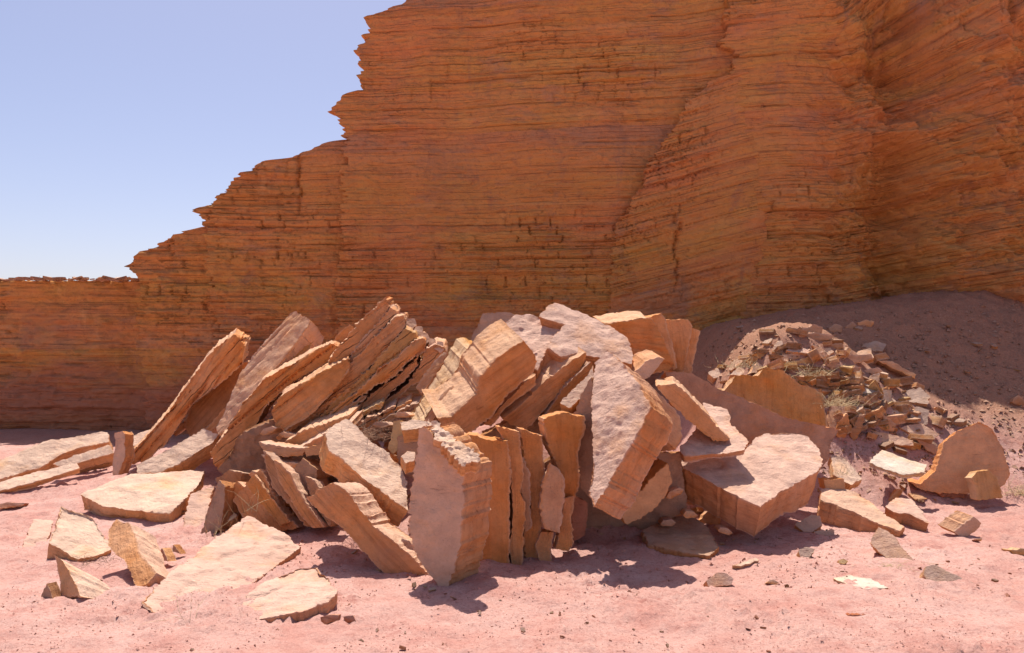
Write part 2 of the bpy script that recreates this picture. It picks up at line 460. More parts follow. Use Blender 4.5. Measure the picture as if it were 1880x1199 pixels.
    for j in range(4):
        cx0 = xr.min() + (xr.max() - xr.min()) * RA[(j * 41 + seed * 5) % 1024]
        z0 = 0.8 + 6.5 * RB[(j * 29 + seed * 3) % 1024]; L = 0.25 + 0.5 * RA[(j * 7 + seed) % 1024]
        cx = cx0 + 0.10 * (RA[(kb * 3 + j * 50) % 1024] - 0.5) + 0.15 * (z - z0) * (RB[(j * 77 + seed) % 1024] - 0.5)
        d -= 0.09 * np.exp(-((xr - cx) / (0.014 + 0.018 * RB[(kb + j) % 1024])) ** 2) * np.exp(-((z - z0) / L) ** 4)
    d += 0.018 * fbm(np.stack([xr * 8, z * 14, 0 * x + seed], 1), 3)
    # apply outwards (towards the viewer on the face, to the left round the corner)
    side = 1 - front
    if lift: P[:, 2] = z + lift * np.maximum(0, z - 6.3) * sm(5.0, 6.4, x)
    P[:, 1] = Yc(x) + off - d * (0.25 + 0.75 * front)
    P[:, 0] = x - 0.35 * d * side
    idx = np.arange(R * C).reshape(R, C)
    fa = np.stack([idx[:-1, :-1], idx[:-1, 1:], idx[1:, 1:], idx[1:, :-1]], -1).reshape(-1, 4)
    # plateau on top
    top = P.reshape(R, C, 3)[-1]
    bk = top.copy(); bk[:, 1] += 12
    P2 = np.concatenate([P, bk]); n0 = R * C
    ft = np.stack([idx[-1, :-1], idx[-1, 1:], n0 + np.arange(1, C), n0 + np.arange(C - 1)], -1)
    b2 = np.concatenate([b, b[idx[-1]]])
    return P2, np.concatenate([fa, ft]), b2

def px2(x, Y): return (x - CX) / F * Y
sheets = []
# far wall on the left
pz, pxx = np.array([0, 9.0]), np.array([-30.0, -30.0])
sheets.append(cliff_sheet(pz, pxx, lambda x: 14.6 + 0 * x, -5.2, CAMH + (HZ - 514) / F * 14.6, 1.0, 0.022, 0.035, 3, dip=-0.01))
YA = 14.25
pz, pxx = prof([(830, 268), (700, 262), (600, 250), (520, 248), (500, 247), (493, 226), (484, 228), (479, 245), (470, 250), (460, 262), (455, 285), (447, 290), (440, 305), (430, 325), (424, 345), (416, 372), (411, 400), (404, 480)], YA)
sheets.append(cliff_sheet(pz, pxx, lambda x: YA + 0 * x, px2(560, YA), pz[-1], 0.5, 0.018, 0.025, 11, dip=-0.01))
YB = 14.1
pz, pxx = prof([(830, 405), (600, 388), (500, 384), (420, 378), (405, 374), (393, 368), (389, 350), (384, 352), (379, 375), (372, 385), (362, 392), (350, 415), (343, 425), (325, 430), (318, 440), (312, 458), (306, 470), (300, 480), (294, 490), (289, 530), (283, 542), (276, 570), (268, 582), (262, 605), (258, 640), (250, 720)], YB)
sheets.append(cliff_sheet(pz, pxx, lambda x: YB + 0 * x, px2(760, YB), pz[-1], 0.5, 0.017, 0.022, 23, dip=-0.01))
YC = 13.8
pz, pxx = prof([(950, 606), (700, 612), (600, 620), (520, 615), (450, 625), (350, 628), (300, 632), (262, 632), (240, 636), (232, 637), (222, 625), (210, 612), (200, 607), (190, 616), (180, 622), (172, 626), (168, 645), (165, 664), (150, 665), (125, 660), (100, 658), (95, 652), (85, 655), (78, 668), (65, 672), (60, 683), (45, 672), (35, 670), (28, 690), (20, 715), (15, 718), (10, 740), (5, 745), (0, 775), (-20, 800), (-60, 860), (-120, 930), (-200, 1000)], YC)
ZC = 8.4
sheets.append(cliff_sheet(pz, pxx, lambda x: YC - 0.10 * (x + 3), px2(1480, 13.4), ZC, 0.6, 0.0125, 0.019, 5, dip=lambda x, z: z - 0.022 * x * sm(3, 8, z)))
YD = 13.0
pz, pxx = prof([(950, 1235), (640, 1250), (560, 1262), (500, 1268), (420, 1280), (330, 1292), (260, 1303), (200, 1318), (150, 1335), (100, 1345), (84, 1320), (40, 1330), (0, 1336), (-100, 1330), (-300, 1330)], YD)
def plan_d(x):
    return YD + 0.5 * np.exp(-((x - 6.25) / 0.4) ** 2) - 0.28 * np.exp(-((x - 4.4) / 0.8) ** 2) - 0.30 * np.exp(-((x - 7.3) / 0.5) ** 2) - 0.13 * (x - 3.3) - 0.25 * sm(5.9, 6.6, x)
sheets.append(cliff_sheet(pz, pxx, plan_d, 12.0, 7.6, 0.55, 0.0125, 0.021, 17, dip=lambda x, z: z - 0.02 * x - 0.16 * np.maximum(0, x - 5.2), lift=1.3))
YW = 13.02
pz, pxx = prof([(950, 1110), (600, 1118), (500, 1125), (430, 1130), (380, 1150), (340, 1178), (300, 1196), (260, 1215), (230, 1240), (205, 1258), (180, 1268), (165, 1288), (155, 1300), (140, 1345)], YW)
sheets.append(cliff_sheet(pz, pxx, lambda x: YW - 0.12 * (x - 2), px2(1400, 13.0), pz[-1], 0.3, 0.0165, 0.022, 29, back=1.0, dip=lambda x, z: z - 0.25 * x))
vs, fs, bs, o = [], [], [], 0
for v, f, b in sheets:
    vs.append(v); fs.append(f + o); bs.append(b); o += len(v)
cliff = mesh_object('cliff', np.concatenate(vs), np.concatenate(fs), M_CLIFF)
tag(cliff, 'tall shaded red sandstone cliff of thin layers stepping down to the left', None, None, 'structure')
a_ = cliff.data.attributes.new('strata', 'FLOAT', 'POINT'); a_.data.foreach_set('value', np.concatenate(bs).astype(np.float32))

# ------------------------------------------------------------------ rocks
PALE, TAN, ORANGE = (0.76, 0.55, 0.40), (0.70, 0.44, 0.29), (0.72, 0.41, 0.21)
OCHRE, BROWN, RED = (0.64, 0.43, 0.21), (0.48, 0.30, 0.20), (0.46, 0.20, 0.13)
PINK, WHITE, GREY = (0.66, 0.43, 0.33), (0.72, 0.62, 0.50), (0.52, 0.37, 0.28)

def in_poly(pts, poly):
    x, y = pts[:, 0], pts[:, 1]; r = np.zeros(len(pts), bool)
    j = len(poly) - 1
    for i in range(len(poly)):
        xi, yi = poly[i]; xj, yj = poly[j]
        if yi != yj:
            c = ((yi > y) != (yj > y)) & (x < (xj - xi) * (y - yi) / (yj - yi) + xi)
            r ^= c
        j = i
    return r

def seg_dist(pts, poly):
    d = np.full(len(pts), 1e9)
    for i in range(len(poly)):
        a = poly[i - 1]; b = poly[i]; ab = b - a
        t = np.clip(((pts - a) @ ab) / max(ab @ ab, 1e-12), 0, 1)
        d = np.minimum(d, np.linalg.norm(pts - a - t[:, None] * ab, axis=1))
    return d

def lamin(u, P, fr, seed):
    w = u * fr + 0.5 * pn(P * 1.3 + seed)
    k = np.floor(w).astype(int); f = w - k
    v = RA[(k * 7 + seed * 13) % 1024] - 0.5
    v = v - 1.2 * np.exp(-(np.minimum(f, 1 - f) / 0.15) ** 2) * (RB[(k * 3 + seed) % 1024] > 0.45) * sm(-.2, .2, pn(P * 1.7 + k[:, None] * 3.1))
    return v

def prism(poly3, n, ext, bed, h, rough, lam, pit, taper, seed, jag):
    """rock body: traced outline poly3 (on a plane with normal n) pushed back along ext, with broken relief"""
    rng = np.random.RandomState(seed)
    P3 = np.asarray(poly3, float); c = P3.mean(0); n = n / np.linalg.norm(n)
    e1 = np.cross([0.0, 0.0, 1.0], n)
    if np.linalg.norm(e1) < 0.1: e1 = np.cross([0.0, 1.0, 0.0], n)
    e1 /= np.linalg.norm(e1); e2 = np.cross(n, e1)
    Q = np.stack([(P3 - c) @ e1, (P3 - c) @ e2], 1)
    A = 0.5 * np.sum(Q[:, 0] * np.roll(Q[:, 1], -1) - np.roll(Q[:, 0], -1) * Q[:, 1])
    if A < 0: Q = Q[::-1]
    per = []
    for i in range(len(Q)):
        a, b = Q[i], Q[(i + 1) % len(Q)]; L = np.linalg.norm(b - a); m = max(1, int(round(L / h)))
        nr = np.array([(b - a)[1], -(b - a)[0]]) / max(L, 1e-9)
        for k in range(m):
            t = k / m
            j = 0 if k == 0 else rng.normal() * jag * 0.35 * min(1, L / 0.15)
            per.append(a + (b - a) * t + nr * j)
    per = np.array(per)
    s = np.array([0.0]); 
    q3 = np.stack([per[:, 0], per[:, 1], 0 * per[:, 0]], 1)
    dirs = per / np.maximum(np.linalg.norm(per, axis=1)[:, None], 1e-6)
    per = per + dirs * (jag * (fbm(q3 * 6 + seed, 3) - 1.6 * np.maximum(0, pn(q3 * 8 + seed * 3) - 0.25)))[:, None]
    lo, hi = per.min(0), per.max(0)
    xs = np.arange(lo[0], hi[0], h); ys = np.arange(lo[1], hi[1], h * 0.87)
    g = np.array([(x + (h / 2 if k % 2 else 0), y) for k, y in enumerate(ys) for x in xs]).reshape(-1, 2)
    if len(g):
        g = g + rng.normal(size=g.shape) * h * 0.12
        g = g[in_poly(g, per)]
        if len(g): g = g[seg_dist(g, per) > 0.55 * h]
    np_ = len(per)
    allp = [Vector(p) for p in per] + [Vector(p) for p in g]
    ov, oe, of, orig, _, _ = delaunay_2d_cdt(allp, [(i, (i + 1) % np_) for i in range(np_)], [], 1, 1e-5, True)
    V2 = np.array([[v.x, v.y] for v in ov]); T = np.array([f for f in of if len(f) == 3])
    T = T[in_poly(V2[T].mean(1), per)]
    q0, q1, q2 = V2[T[:, 0]], V2[T[:, 1]], V2[T[:, 2]]
    sa = (q1[:, 0] - q0[:, 0]) * (q2[:, 1] - q0[:, 1]) - (q1[:, 1] - q0[:, 1]) * (q2[:, 0] - q0[:, 0])
    T = np.where((sa < 0)[:, None], T[:, ::-1], T)
    lookup = {}
    for k, og in enumerate(orig):
        for q in og: lookup[q] = k
    ring, last = [], None
    for i in range(np_):
        k = lookup.get(i)
        if k is not None and k != last: ring.append(k); last = k
    if ring[0] == ring[-1]: ring.pop()
    ring = np.array(ring)
    nv = len(V2); nr_ = len(ring)
    Tlen = np.linalg.norm(ext); nl = max(2, min(26, int(math.ceil(Tlen / (h * 0.8)))))
    front = c + V2[:, :1] * e1 + V2[:, 1:] * e2
    def lay(t):
        k = 1 + (taper - 1) * t
        return c + (V2[:, :1] * e1 + V2[:, 1:] * e2) * k + ext * t
    verts = [front]; off = [0]; cnt = nv
    for j in range(1, nl):
        verts.append(lay(j / nl)[ring]); off.append(cnt); cnt += nr_
    verts.append(lay(1.0)); off.append(cnt); cnt += nv
    W = np.concatenate(verts)
    tris = [T, T[:, ::-1] + off[-1]]
    rows = [ring] + [np.arange(nr_) + off[j] for j in range(1, nl)] + [ring + off[-1]]
    sf = []
    for j in range(nl):
        a, b = rows[j], rows[j + 1]
        sf.append(np.stack([a, b, np.roll(b, -1), np.roll(a, -1)], 1))
    quads = np.concatenate(sf)
    tr = np.concatenate(tris + [quads[:, [0, 1, 2]], quads[:, [0, 2, 3]]])
    if ext @ n > 0: tr = tr[:, ::-1]
    fn = np.cross(W[tr[:, 1]] - W[tr[:, 0]], W[tr[:, 2]] - W[tr[:, 0]])
    N = np.zeros_like(W)
    for k in range(3): np.add.at(N, tr[:, k], fn)
    N /= np.maximum(np.linalg.norm(N, axis=1)[:, None], 1e-12)
    u = W @ bed
    edge = 1 - np.abs(N @ bed)
    S = W + seed * 3.7
    d = edge * lam * 0.8 * lamin(u, W, 10.0, seed)
    d += rough * (0.022 * fbm(S * 1.5, 2) + 0.008 * fbm(S * 6.0, 3, 0.65))
    if pit > 0:
        pm = 0.25 + 0.75 * np.clip(N @ n, 0, 1)
        d += pm * pit * (0.03 * np.minimum(0, fbm(S * 3.5, 2, 0.6)) + 0.016 * fbm((S @ np.array([[9., 3, 0], [-3, 12, 4], [2, -2, 22]])), 4, 0.75) - 0.012 * np.abs(fbm(S * 17 + 3, 2, 0.7)))
    else:
        fl = fbm((S - np.outer(S @ bed, bed)) * 1.1, 4, 0.55) * 2.0
        fl = np.floor(fl) + sm(0.40, 0.60, fl - np.floor(fl))
        d += rough * 0.010 * fl * (1 - edge)
    size = min(1.0, math.sqrt(abs(A)) / 0.45)
    W = W + N * (d * size)[:, None]
    return W, tr, edge

USED = set()
def rock_object(name, label, cat, W, tr, edge, bed, color, group=None, sharp=34, pale=0.4, layered=0.3):
    z = Vector(bed).normalized()
    x = Vector((1, 0, 0)) if abs(z.x) < 0.8 else Vector((0, 1, 0))
    x = (x - z * x.dot(z)).normalized(); y = z.cross(x)
    R = np.array([x, y, z])
    mid = np.array([W[:, 0].mean(), W[:, 1].mean(), W[:, 2].min()])
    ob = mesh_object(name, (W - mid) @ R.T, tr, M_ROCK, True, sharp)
    ob.matrix_world = Matrix(((x[0], y[0], z[0], mid[0]), (x[1], y[1], z[1], mid[1]), (x[2], y[2], z[2], mid[2]), (0, 0, 0, 1)))
    a = ob.data.attributes.new('edge', 'FLOAT', 'POINT'); a.data.foreach_set('value', edge.astype(np.float32))
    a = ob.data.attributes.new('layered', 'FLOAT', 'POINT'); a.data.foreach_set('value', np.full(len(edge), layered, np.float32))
    ob.color = (*color, pale)
    tag(ob, label, cat, group, 'thing')
    return ob

SEED = [100]
def slab(name, label, poly, d, n, T, color=TAN, bed=None, ext=None, rough=1.0, lam=0.014, pit=0.0, taper=0.97, h=None, jag=0.012, cat='slab', anchor=None):
    """poly: outline of the largest visible face in photo pixels; d: distance of its middle (m); n: the way that face looks; T: thickness (m)"""
    SEED[0] += 1
    n = np.array(n, float); n /= np.linalg.norm(n)
    pts = np.array(poly, float); m = pts.mean(0) if anchor is None else np.array(anchor, float)
    A = at(m[0], m[1], d); C0 = np.array([0, 0, CAMH])
    P3 = []
    for p in pts:
        r = ray(*p); den = n @ r
        if den > -0.03: den = -0.03
        t = (n @ (A - C0)) / den
        P3.append(C0 + r * t)
    P3 = np.array(P3)
    rg = P3[:, 1].max() - P3[:, 1].min()
    if rg > 2.2: print('DEPTH RANGE', label, round(rg, 2), P3[:, 1].min().round(2), P3[:, 1].max().round(2))
    e = -n * T if ext is None else np.array(ext, float)
    b = n if bed is None else np.array(bed, float) / np.linalg.norm(bed)
    if h is None: h = 0.003 * d
    W, tr, edge = prism(P3, n, e, b, h, rough, lam, pit, taper, SEED[0], jag)
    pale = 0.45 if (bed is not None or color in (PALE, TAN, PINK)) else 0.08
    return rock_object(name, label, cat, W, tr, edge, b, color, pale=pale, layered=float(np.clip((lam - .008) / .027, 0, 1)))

S = 'slab_rock'
NE = (-0.62, 0.0, 0.78)          # bedding direction of the slabs leaning up to the right
exec_rows = []
# ---- slabs lying on the left
slab(S, 'long pale slab lying at the far left edge with a dark crack along its front', [(-30, 860), (0, 846), (80, 814), (187, 791), (199, 793), (201, 811), (150, 821), (115, 833), (75, 858), (0, 880), (-30, 888)], 9.4, (0.05, -0.62, 0.8), .4, PALE, lam=.02)
slab(S, 'thin pale slab tucked under the right end of the long slab at far left', [(98, 852), (150, 831), (198, 816), (208, 832), (150, 848), (118, 858)], 9.1, (0.05, -.72, .7), .12, PALE)
slab(S, 'thin tapering slab leaning out over its shadow at the far left edge', [(-20, 892), (0, 886), (60, 868), (140, 851), (147, 859), (120, 868), (50, 889), (0, 901), (-20, 905)], 8.6, (0, -.5, .86), .07, PALE)
slab('standing_stone', 'small upright brown stone right of the long far left slab', [(209, 793), (224, 791), (229, 797), (229, 838), (217, 872), (208, 872)], 8.7, (-.25, -1, .12), .16, TAN, cat='stone')
slab('stone', 'small pale stone behind the upright brown stone', [(234, 806), (255, 796), (277, 790), (272, 802), (250, 818), (236, 822)], 9.4, (0, -.6, .8), .15, PALE, cat='stone')
slab(S, 'long speckled slab with a lit top edge below the leftmost leaning slab', [(250, 853), (300, 829), (374, 787), (403, 797), (391, 812), (350, 838), (330, 851), (290, 868), (252, 868)], 8.3, (0.08, -.72, .7), .22, PALE, pit=.3)
slab(S, 'broad flat pale slab propped above the sand on the left', [(145, 908), (165, 898), (245, 871), (310, 867), (375, 864), (368, 884), (354, 903), (330, 925), (310, 944), (275, 942), (215, 933), (188, 930), (172, 920)], 7.6, (0.03, -.30, .95), .17, PALE, rough=1.2)
slab(S, 'pale tilted slab with shadow on its left in the left foreground', [(112, 927), (168, 945), (195, 981), (206, 1008), (175, 1020), (144, 1027), (110, 1008), (88, 996)], 6.2, (.30, -.33, .9), .17, PALE)
slab(S, 'low narrow slab flush with the sand at the left edge', [(63, 953), (96, 956), (84, 1000), (62, 1055), (30, 1090), (10, 1092), (14, 1080), (40, 1010)], 6.2, (.22, -.12, .96), .10, PINK)
slab('stone', 'pointed pale stone with a shaded left face in left foreground', [(99, 1019), (114, 1028), (128, 1050), (141, 1078), (147, 1094), (116, 1097), (106, 1055)], 5.22, (-.55, -.8, .2), .2, PALE, ext=(.24, .10, -.14), taper=.5, bed=(.7, .1, .7), lam=.004, cat='stone')
slab('stone', 'tiny dark spike of stone at lower left', [(86, 1070), (96, 1098), (74, 1097)], 5.12, (-.2, -1, .1), .08, BROWN, cat='stone')
slab(S, 'speckled narrow slab tilted down toward viewer with an orange lower end', [(197, 972), (213, 953), (240, 960), (252, 990), (260, 1020), (282, 1046), (288, 1053), (270, 1070), (248, 1080), (241, 1050), (228, 1025), (212, 1018), (198, 1000)], 5.55, (-.22, -.62, .74), .13, TAN, ext=(.14, .1, -.13), pit=.25, bed=(.75, .1, .6), lam=.004)
slab('stone', 'small triangular stone poking from sand beside the speckled slab', [(291, 1026), (297, 1006), (309, 1032)], 5.85, (-.4, -1, .2), .09, PALE, cat='stone')
slab('stone', 'smaller brown triangular stone behind the triangular stone in sand', [(315, 1012), (318, 999), (331, 1017)], 6.05, (-.3, -1, .2), .07, BROWN, cat='stone')
slab(S, 'huge flat pale slab half buried in the sand, left of centre foreground', [(254, 1102), (299, 1067), (380, 999), (455, 948), (495, 970), (523, 988), (552, 1004), (505, 1040), (445, 1085), (392, 1130), (345, 1145), (306, 1141)], 5.45, (.15, -.075, 1), .3, PINK, rough=1.3)
slab(S, 'wedge of pale slab sunk in the foreground sand in front of the huge flat slab', [(395, 1140), (430, 1105), (490, 1065), (548, 1040), (585, 1038), (605, 1060), (618, 1090), (600, 1107), (550, 1124), (500, 1133), (440, 1139)], 4.92, (-.05, -.13, 1), .16, PINK, rough=1.3)
slab('rock', 'rough dark upright chunk right of the broad propped slab', [(366, 985), (375, 945), (392, 905), (402, 882), (412, 890), (411, 930), (405, 967), (385, 988)], 6.9, (-.45, -.85, .2), .2, BROWN, pit=.8, cat='rock')
slab(S, 'lit pinkish slab wedged behind the rough dark upright chunk', [(330, 978), (350, 905), (396, 888), (384, 935), (368, 980)], 7.3, (.1, -.45, .88), .15, PINK)
slab('stone', 'small lit stone right of the rough dark upright chunk', [(410, 926), (437, 946), (425, 956), (408, 956)], 6.95, (.05, -.6, .8), .08, PALE, cat='stone')
# ---- dark hollow left of centre
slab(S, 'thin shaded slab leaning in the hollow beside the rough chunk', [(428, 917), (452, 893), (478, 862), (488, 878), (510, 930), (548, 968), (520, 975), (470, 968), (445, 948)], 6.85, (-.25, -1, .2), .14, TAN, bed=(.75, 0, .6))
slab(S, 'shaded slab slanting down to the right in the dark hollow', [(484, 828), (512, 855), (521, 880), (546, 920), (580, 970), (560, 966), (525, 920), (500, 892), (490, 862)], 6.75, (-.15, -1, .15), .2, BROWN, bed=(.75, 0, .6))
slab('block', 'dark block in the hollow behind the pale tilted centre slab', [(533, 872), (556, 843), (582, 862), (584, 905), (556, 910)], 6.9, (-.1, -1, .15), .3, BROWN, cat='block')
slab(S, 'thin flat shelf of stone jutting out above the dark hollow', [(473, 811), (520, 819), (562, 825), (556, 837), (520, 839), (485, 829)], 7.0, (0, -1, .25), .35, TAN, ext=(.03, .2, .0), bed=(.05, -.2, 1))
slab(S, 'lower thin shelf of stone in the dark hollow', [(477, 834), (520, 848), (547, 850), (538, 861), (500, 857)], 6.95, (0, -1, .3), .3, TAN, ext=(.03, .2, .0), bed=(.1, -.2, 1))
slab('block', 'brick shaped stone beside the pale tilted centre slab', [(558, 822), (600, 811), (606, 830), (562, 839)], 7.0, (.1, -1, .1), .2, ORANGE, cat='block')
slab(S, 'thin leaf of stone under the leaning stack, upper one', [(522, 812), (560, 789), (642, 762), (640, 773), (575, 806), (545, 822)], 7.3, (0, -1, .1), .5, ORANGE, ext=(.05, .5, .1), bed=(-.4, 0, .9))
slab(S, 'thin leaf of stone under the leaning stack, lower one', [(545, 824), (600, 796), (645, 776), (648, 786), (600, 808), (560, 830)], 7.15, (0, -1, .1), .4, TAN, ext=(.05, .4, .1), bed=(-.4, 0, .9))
slab('block', 'big filler block added and coloured dark as shade at the back of the hollow', [(398, 862), (440, 800), (520, 770), (620, 780), (640, 850), (600, 930), (520, 960), (450, 905)], 7.85, (0, -1, -.1), .5, (.34, .20, .13), rough=2.5, pit=.5, cat='block')  # added filler; its dark colour stands in for the hollow's shade
slab('block', 'dark filler block added behind the foot of the biggest slab to block sun', [(1030, 900), (1100, 840), (1250, 830), (1260, 930), (1200, 975), (1060, 990)], 6.75, (0, -1, .1), .5, BROWN, cat='block')  # added filler, keeps sunlight out of the gap under the slab
more = [([(505, 845), (530, 868), (562, 925), (594, 966), (576, 970), (540, 927), (512, 882)], 6.7, TAN, 'second shaded slab slanting right in the dark hollow'),
        ([(450, 890), (466, 868), (500, 915), (534, 958), (515, 966), (478, 925)], 6.78, ORANGE, 'narrow shaded slab leaning just behind the rough upright chunk'),
        ([(558, 872), (578, 882), (612, 942), (606, 966), (574, 922)], 6.72, BROWN, 'short dark slab leaning against the thick two layered slab'),
        ([(596, 846), (612, 832), (632, 852), (622, 870), (600, 866)], 6.75, TAN, 'stubby stone caught under the pale tilted centre slab'),
        ([(395, 880), (420, 862), (446, 868), (440, 886), (408, 896)], 7.3, BROWN, 'dark stone at the left mouth of the hollow'),
        ([(418, 900), (436, 884), (452, 896), (440, 916), (422, 918)], 7.0, TAN, 'tan stone just inside the left mouth of the hollow'),
        ([(700, 842), (716, 832), (734, 842), (730, 862), (706, 858)], 6.7, ORANGE, 'orange stone behind the right end of the pale tilted slab')]
for po, dd, colr, lb in more:
    slab('gap_stone' if 'stone' in lb.split()[:2] else S, lb, po, dd, (-.15, -.95, .2), .18, colr, bed=(.72, -.1, .65), cat='stone' if 'stone' in lb.split()[:2] else 'slab')
# ---- slabs leaning up to the right
slab(S, 'leftmost leaning slab of the pile with a long split down its face', [(427, 613), (450, 631), (446, 667), (398, 709), (352, 744), (343, 763), (305, 815), (267, 845), (232, 849), (236, 840), (256, 818), (280, 786), (315, 746), (342, 706), (374, 663), (400, 634)], 8.9, (.12, -.97, -.05), .5, ORANGE, bed=(-.75, -.1, .62), ext=(-.12, .55, .12), lam=.05, h=.018)
slab(S, 'brown slab showing between the two leftmost leaning slabs', [(350, 746), (398, 708), (440, 667), (450, 690), (432, 725), (410, 765), (385, 800), (355, 810), (340, 780)], 9.2, (.0, -.97, .15), .4, BROWN, bed=(-.75, -.1, .62))
slab(S, 'tall grey brown leaning slab with a blunt shaded tip', [(532, 573), (543, 571), (570, 589), (567, 597), (545, 628), (505, 680), (472, 722), (435, 775), (400, 800), (396, 786), (412, 755), (440, 690), (475, 640), (505, 605), (527, 580)], 8.6, (-.30, -.80, .46), .35, TAN, bed=(-.70, -.1, .68), ext=(.08, .3, -.16), lam=.05, pit=.12, h=.018)
slab('stone', 'yellow lit tip of stone leaning against the tall grey brown slab', [(545, 630), (551, 615), (574, 596), (580, 606), (578, 626), (562, 650), (540, 664), (525, 672)], 8.75, (.5, -.8, .25), .2, OCHRE, bed=(-.7, -.1, .68), cat='stone')
slab(S, 'long orange leaning slab with lit crumbly top below the tall grey brown one', [(482, 694), (530, 670), (575, 644), (606, 630), (632, 642), (602, 665), (560, 690), (520, 720), (490, 748), (468, 785), (440, 830), (418, 862), (398, 862), (385, 832), (410, 800), (440, 748)], 8.1, (.1, -.98, .0), .5, ORANGE, bed=NE, ext=(-.05, .4, .05), lam=.05, h=.017)
slab(S, 'dark orange slab base at the bottom of the leaning group', [(430, 845), (455, 810), (490, 770), (520, 790), (500, 815), (470, 835), (440, 860), (415, 872)], 8.0, (.05, -1, -.1), .4, BROWN, bed=NE)
slab(S, 'smooth rounded orange slab at the front of the leaning group', [(497, 755), (512, 730), (560, 700), (610, 670), (640, 655), (644, 680), (626, 706), (592, 742), (560, 772), (540, 783), (520, 795), (505, 785)], 7.6, (.1, -.96, .2), .4, ORANGE, bed=NE, ext=(-.06, .4, .05), rough=1.2, lam=.02, h=.017)
slab(S, 'pointed slab rising behind the main leaning stack', [(600, 640), (618, 615), (640, 596), (648, 600), (640, 640), (620, 665)], 8.5, (.1, -1, .1), .2, TAN, bed=NE)
stk = [
 ('topmost slab of the leaning stack with a pointed tip and lit upper edge', [(600, 664), (617, 641), (634, 625), (674, 580), (700, 556), (710, 547), (717, 565), (690, 596), (655, 637), (632, 668), (606, 684)], 7.95, ORANGE),
 ('second slab from the top of the leaning stack', [(717, 567), (729, 575), (727, 585), (702, 606), (662, 651), (640, 678), (600, 706), (590, 704), (632, 670), (656, 639), (691, 598)], 7.9, TAN),
 ('third and longest slab of the leaning stack', [(730, 583), (743, 582), (746, 597), (711, 641), (662, 690), (602, 745), (562, 776), (545, 786), (560, 757), (618, 700), (660, 653), (702, 608)], 7.82, ORANGE),
 ('fourth slab of the leaning stack with a square lit end', [(745, 602), (764, 610), (769, 619), (741, 646), (691, 682), (665, 711), (621, 742), (572, 790), (550, 798), (603, 748), (663, 692), (713, 642)], 7.77, OCHRE),
 ('fifth slab of the leaning stack, above the deep dark gap', [(764, 624), (783, 621), (784, 639), (751, 661), (721, 691), (690, 706), (660, 726), (611, 771), (575, 802), (560, 802), (622, 745), (668, 713), (693, 685), (741, 649)], 7.72, ORANGE),
 ('sixth slab of the leaning stack, narrow and deeply shaded', [(771, 650), (766, 671), (741, 701), (701, 736), (652, 768), (636, 768), (690, 718), (726, 697)], 7.8, TAN),
 ('lowest slab of the leaning stack with a chipped upper end', [(784, 642), (801, 632), (818, 637), (818, 645), (801, 667), (771, 697), (731, 727), (690, 754), (695, 742), (746, 704), (771, 674)], 7.86, TAN),
]
for lb, po, dd, colr in stk:
    pp = np.array(po, float); bd = np.array([-.62, -.78]); cc_ = pp.mean(0)
    dv = (pp - cc_); al = dv @ np.array([.78, -.62]); po = [tuple(q) for q in cc_ + np.outer(al, [.78, -.62]) + np.outer((dv @ bd) * 1.0, bd) + np.array([np.sign(v) * 2.6 * bd for v in dv @ bd])]
    slab(S, lb, po, dd, (.08, -.99, .02), .7, colr, bed=NE, ext=(-.04, .7, .08), lam=.035, jag=.02, h=.018)
slab(S, 'short slab end with lit face right of the leaning stack', [(762, 712), (772, 698), (800, 660), (815, 645), (823, 649), (806, 677), (782, 716), (773, 724)], 7.55, (-.1, -.9, .42), .3, TAN, bed=NE)
slab(S, 'short dark slab end outermost right of the leaning stack', [(776, 724), (800, 692), (830, 648), (841, 655), (826, 692), (802, 718), (786, 730)], 7.65, (0, -.95, .3), .3, BROWN, bed=NE)
for k, (x, y, w) in enumerate([(722, 566, 16), (738, 580, 18), (752, 592, 22), (766, 606, 20), (778, 618, 18), (792, 628, 16), (806, 634, 18)]):
    slab('stone', 'crumbly lit lump on the leaning stack\'s jagged end, ' + ['first', 'second', 'third', 'fourth', 'fifth', 'sixth', 'seventh'][k] + ' from the tip',
         [(x - w * .5, y + 6), (x - w * .2, y - 8), (x + w * .4, y - 6), (x + w * .6, y + 5), (x + w * .2, y + 14)], 8.2 - .05 * k, (.1, -.8, .5), .2, TAN, pit=1.0, cat='stone', h=.02)
strips = [((318, 800), (452, 668), 9, 9.25), ((352, 822), (500, 668), 10, 8.95), ((402, 800), (520, 672), 9, 8.75), ((440, 792), (548, 690), 9, 8.45), ((462, 812), (590, 690), 9, 8.2),
          ((508, 806), (640, 716), 8, 7.72), ((545, 806), (668, 730), 7, 7.65), ((566, 816), (700, 742), 7, 7.5), ((590, 812), (722, 748), 6, 7.4), ((640, 800), (752, 738), 6, 7.45), ((665, 796), (790, 730), 6, 7.4)]
for k, (p0, p1, w, dd) in enumerate(strips):
    p0, p1 = np.array(p0, float), np.array(p1, float); u_ = (p1 - p0) / np.linalg.norm(p1 - p0); v_ = np.array([u_[1], -u_[0]])
    po = [tuple(q) for q in (p0 + v_ * w * .4, p0 + (p1 - p0) * .35 + v_ * w * .6, p0 + (p1 - p0) * .7 + v_ * w * .45, p1 + v_ * w * .4, p1 + u_ * 5, p1 - v_ * w * .5, p0 + (p1 - p0) * .6 - v_ * w * .55, p0 - v_ * w * .5)]
    slab(S, 'thin leaf of stone packed in the leaning group, ' + ['first', 'second', 'third', 'fourth', 'fifth', 'sixth', 'seventh', 'eighth', 'ninth', 'tenth', 'eleventh'][k] + ' from the left', po, dd, (.08, -.99, .05), .5, [TAN, ORANGE, BROWN, OCHRE][k % 4], bed=NE, ext=(-.03, .45, .05), lam=.02, jag=.02)
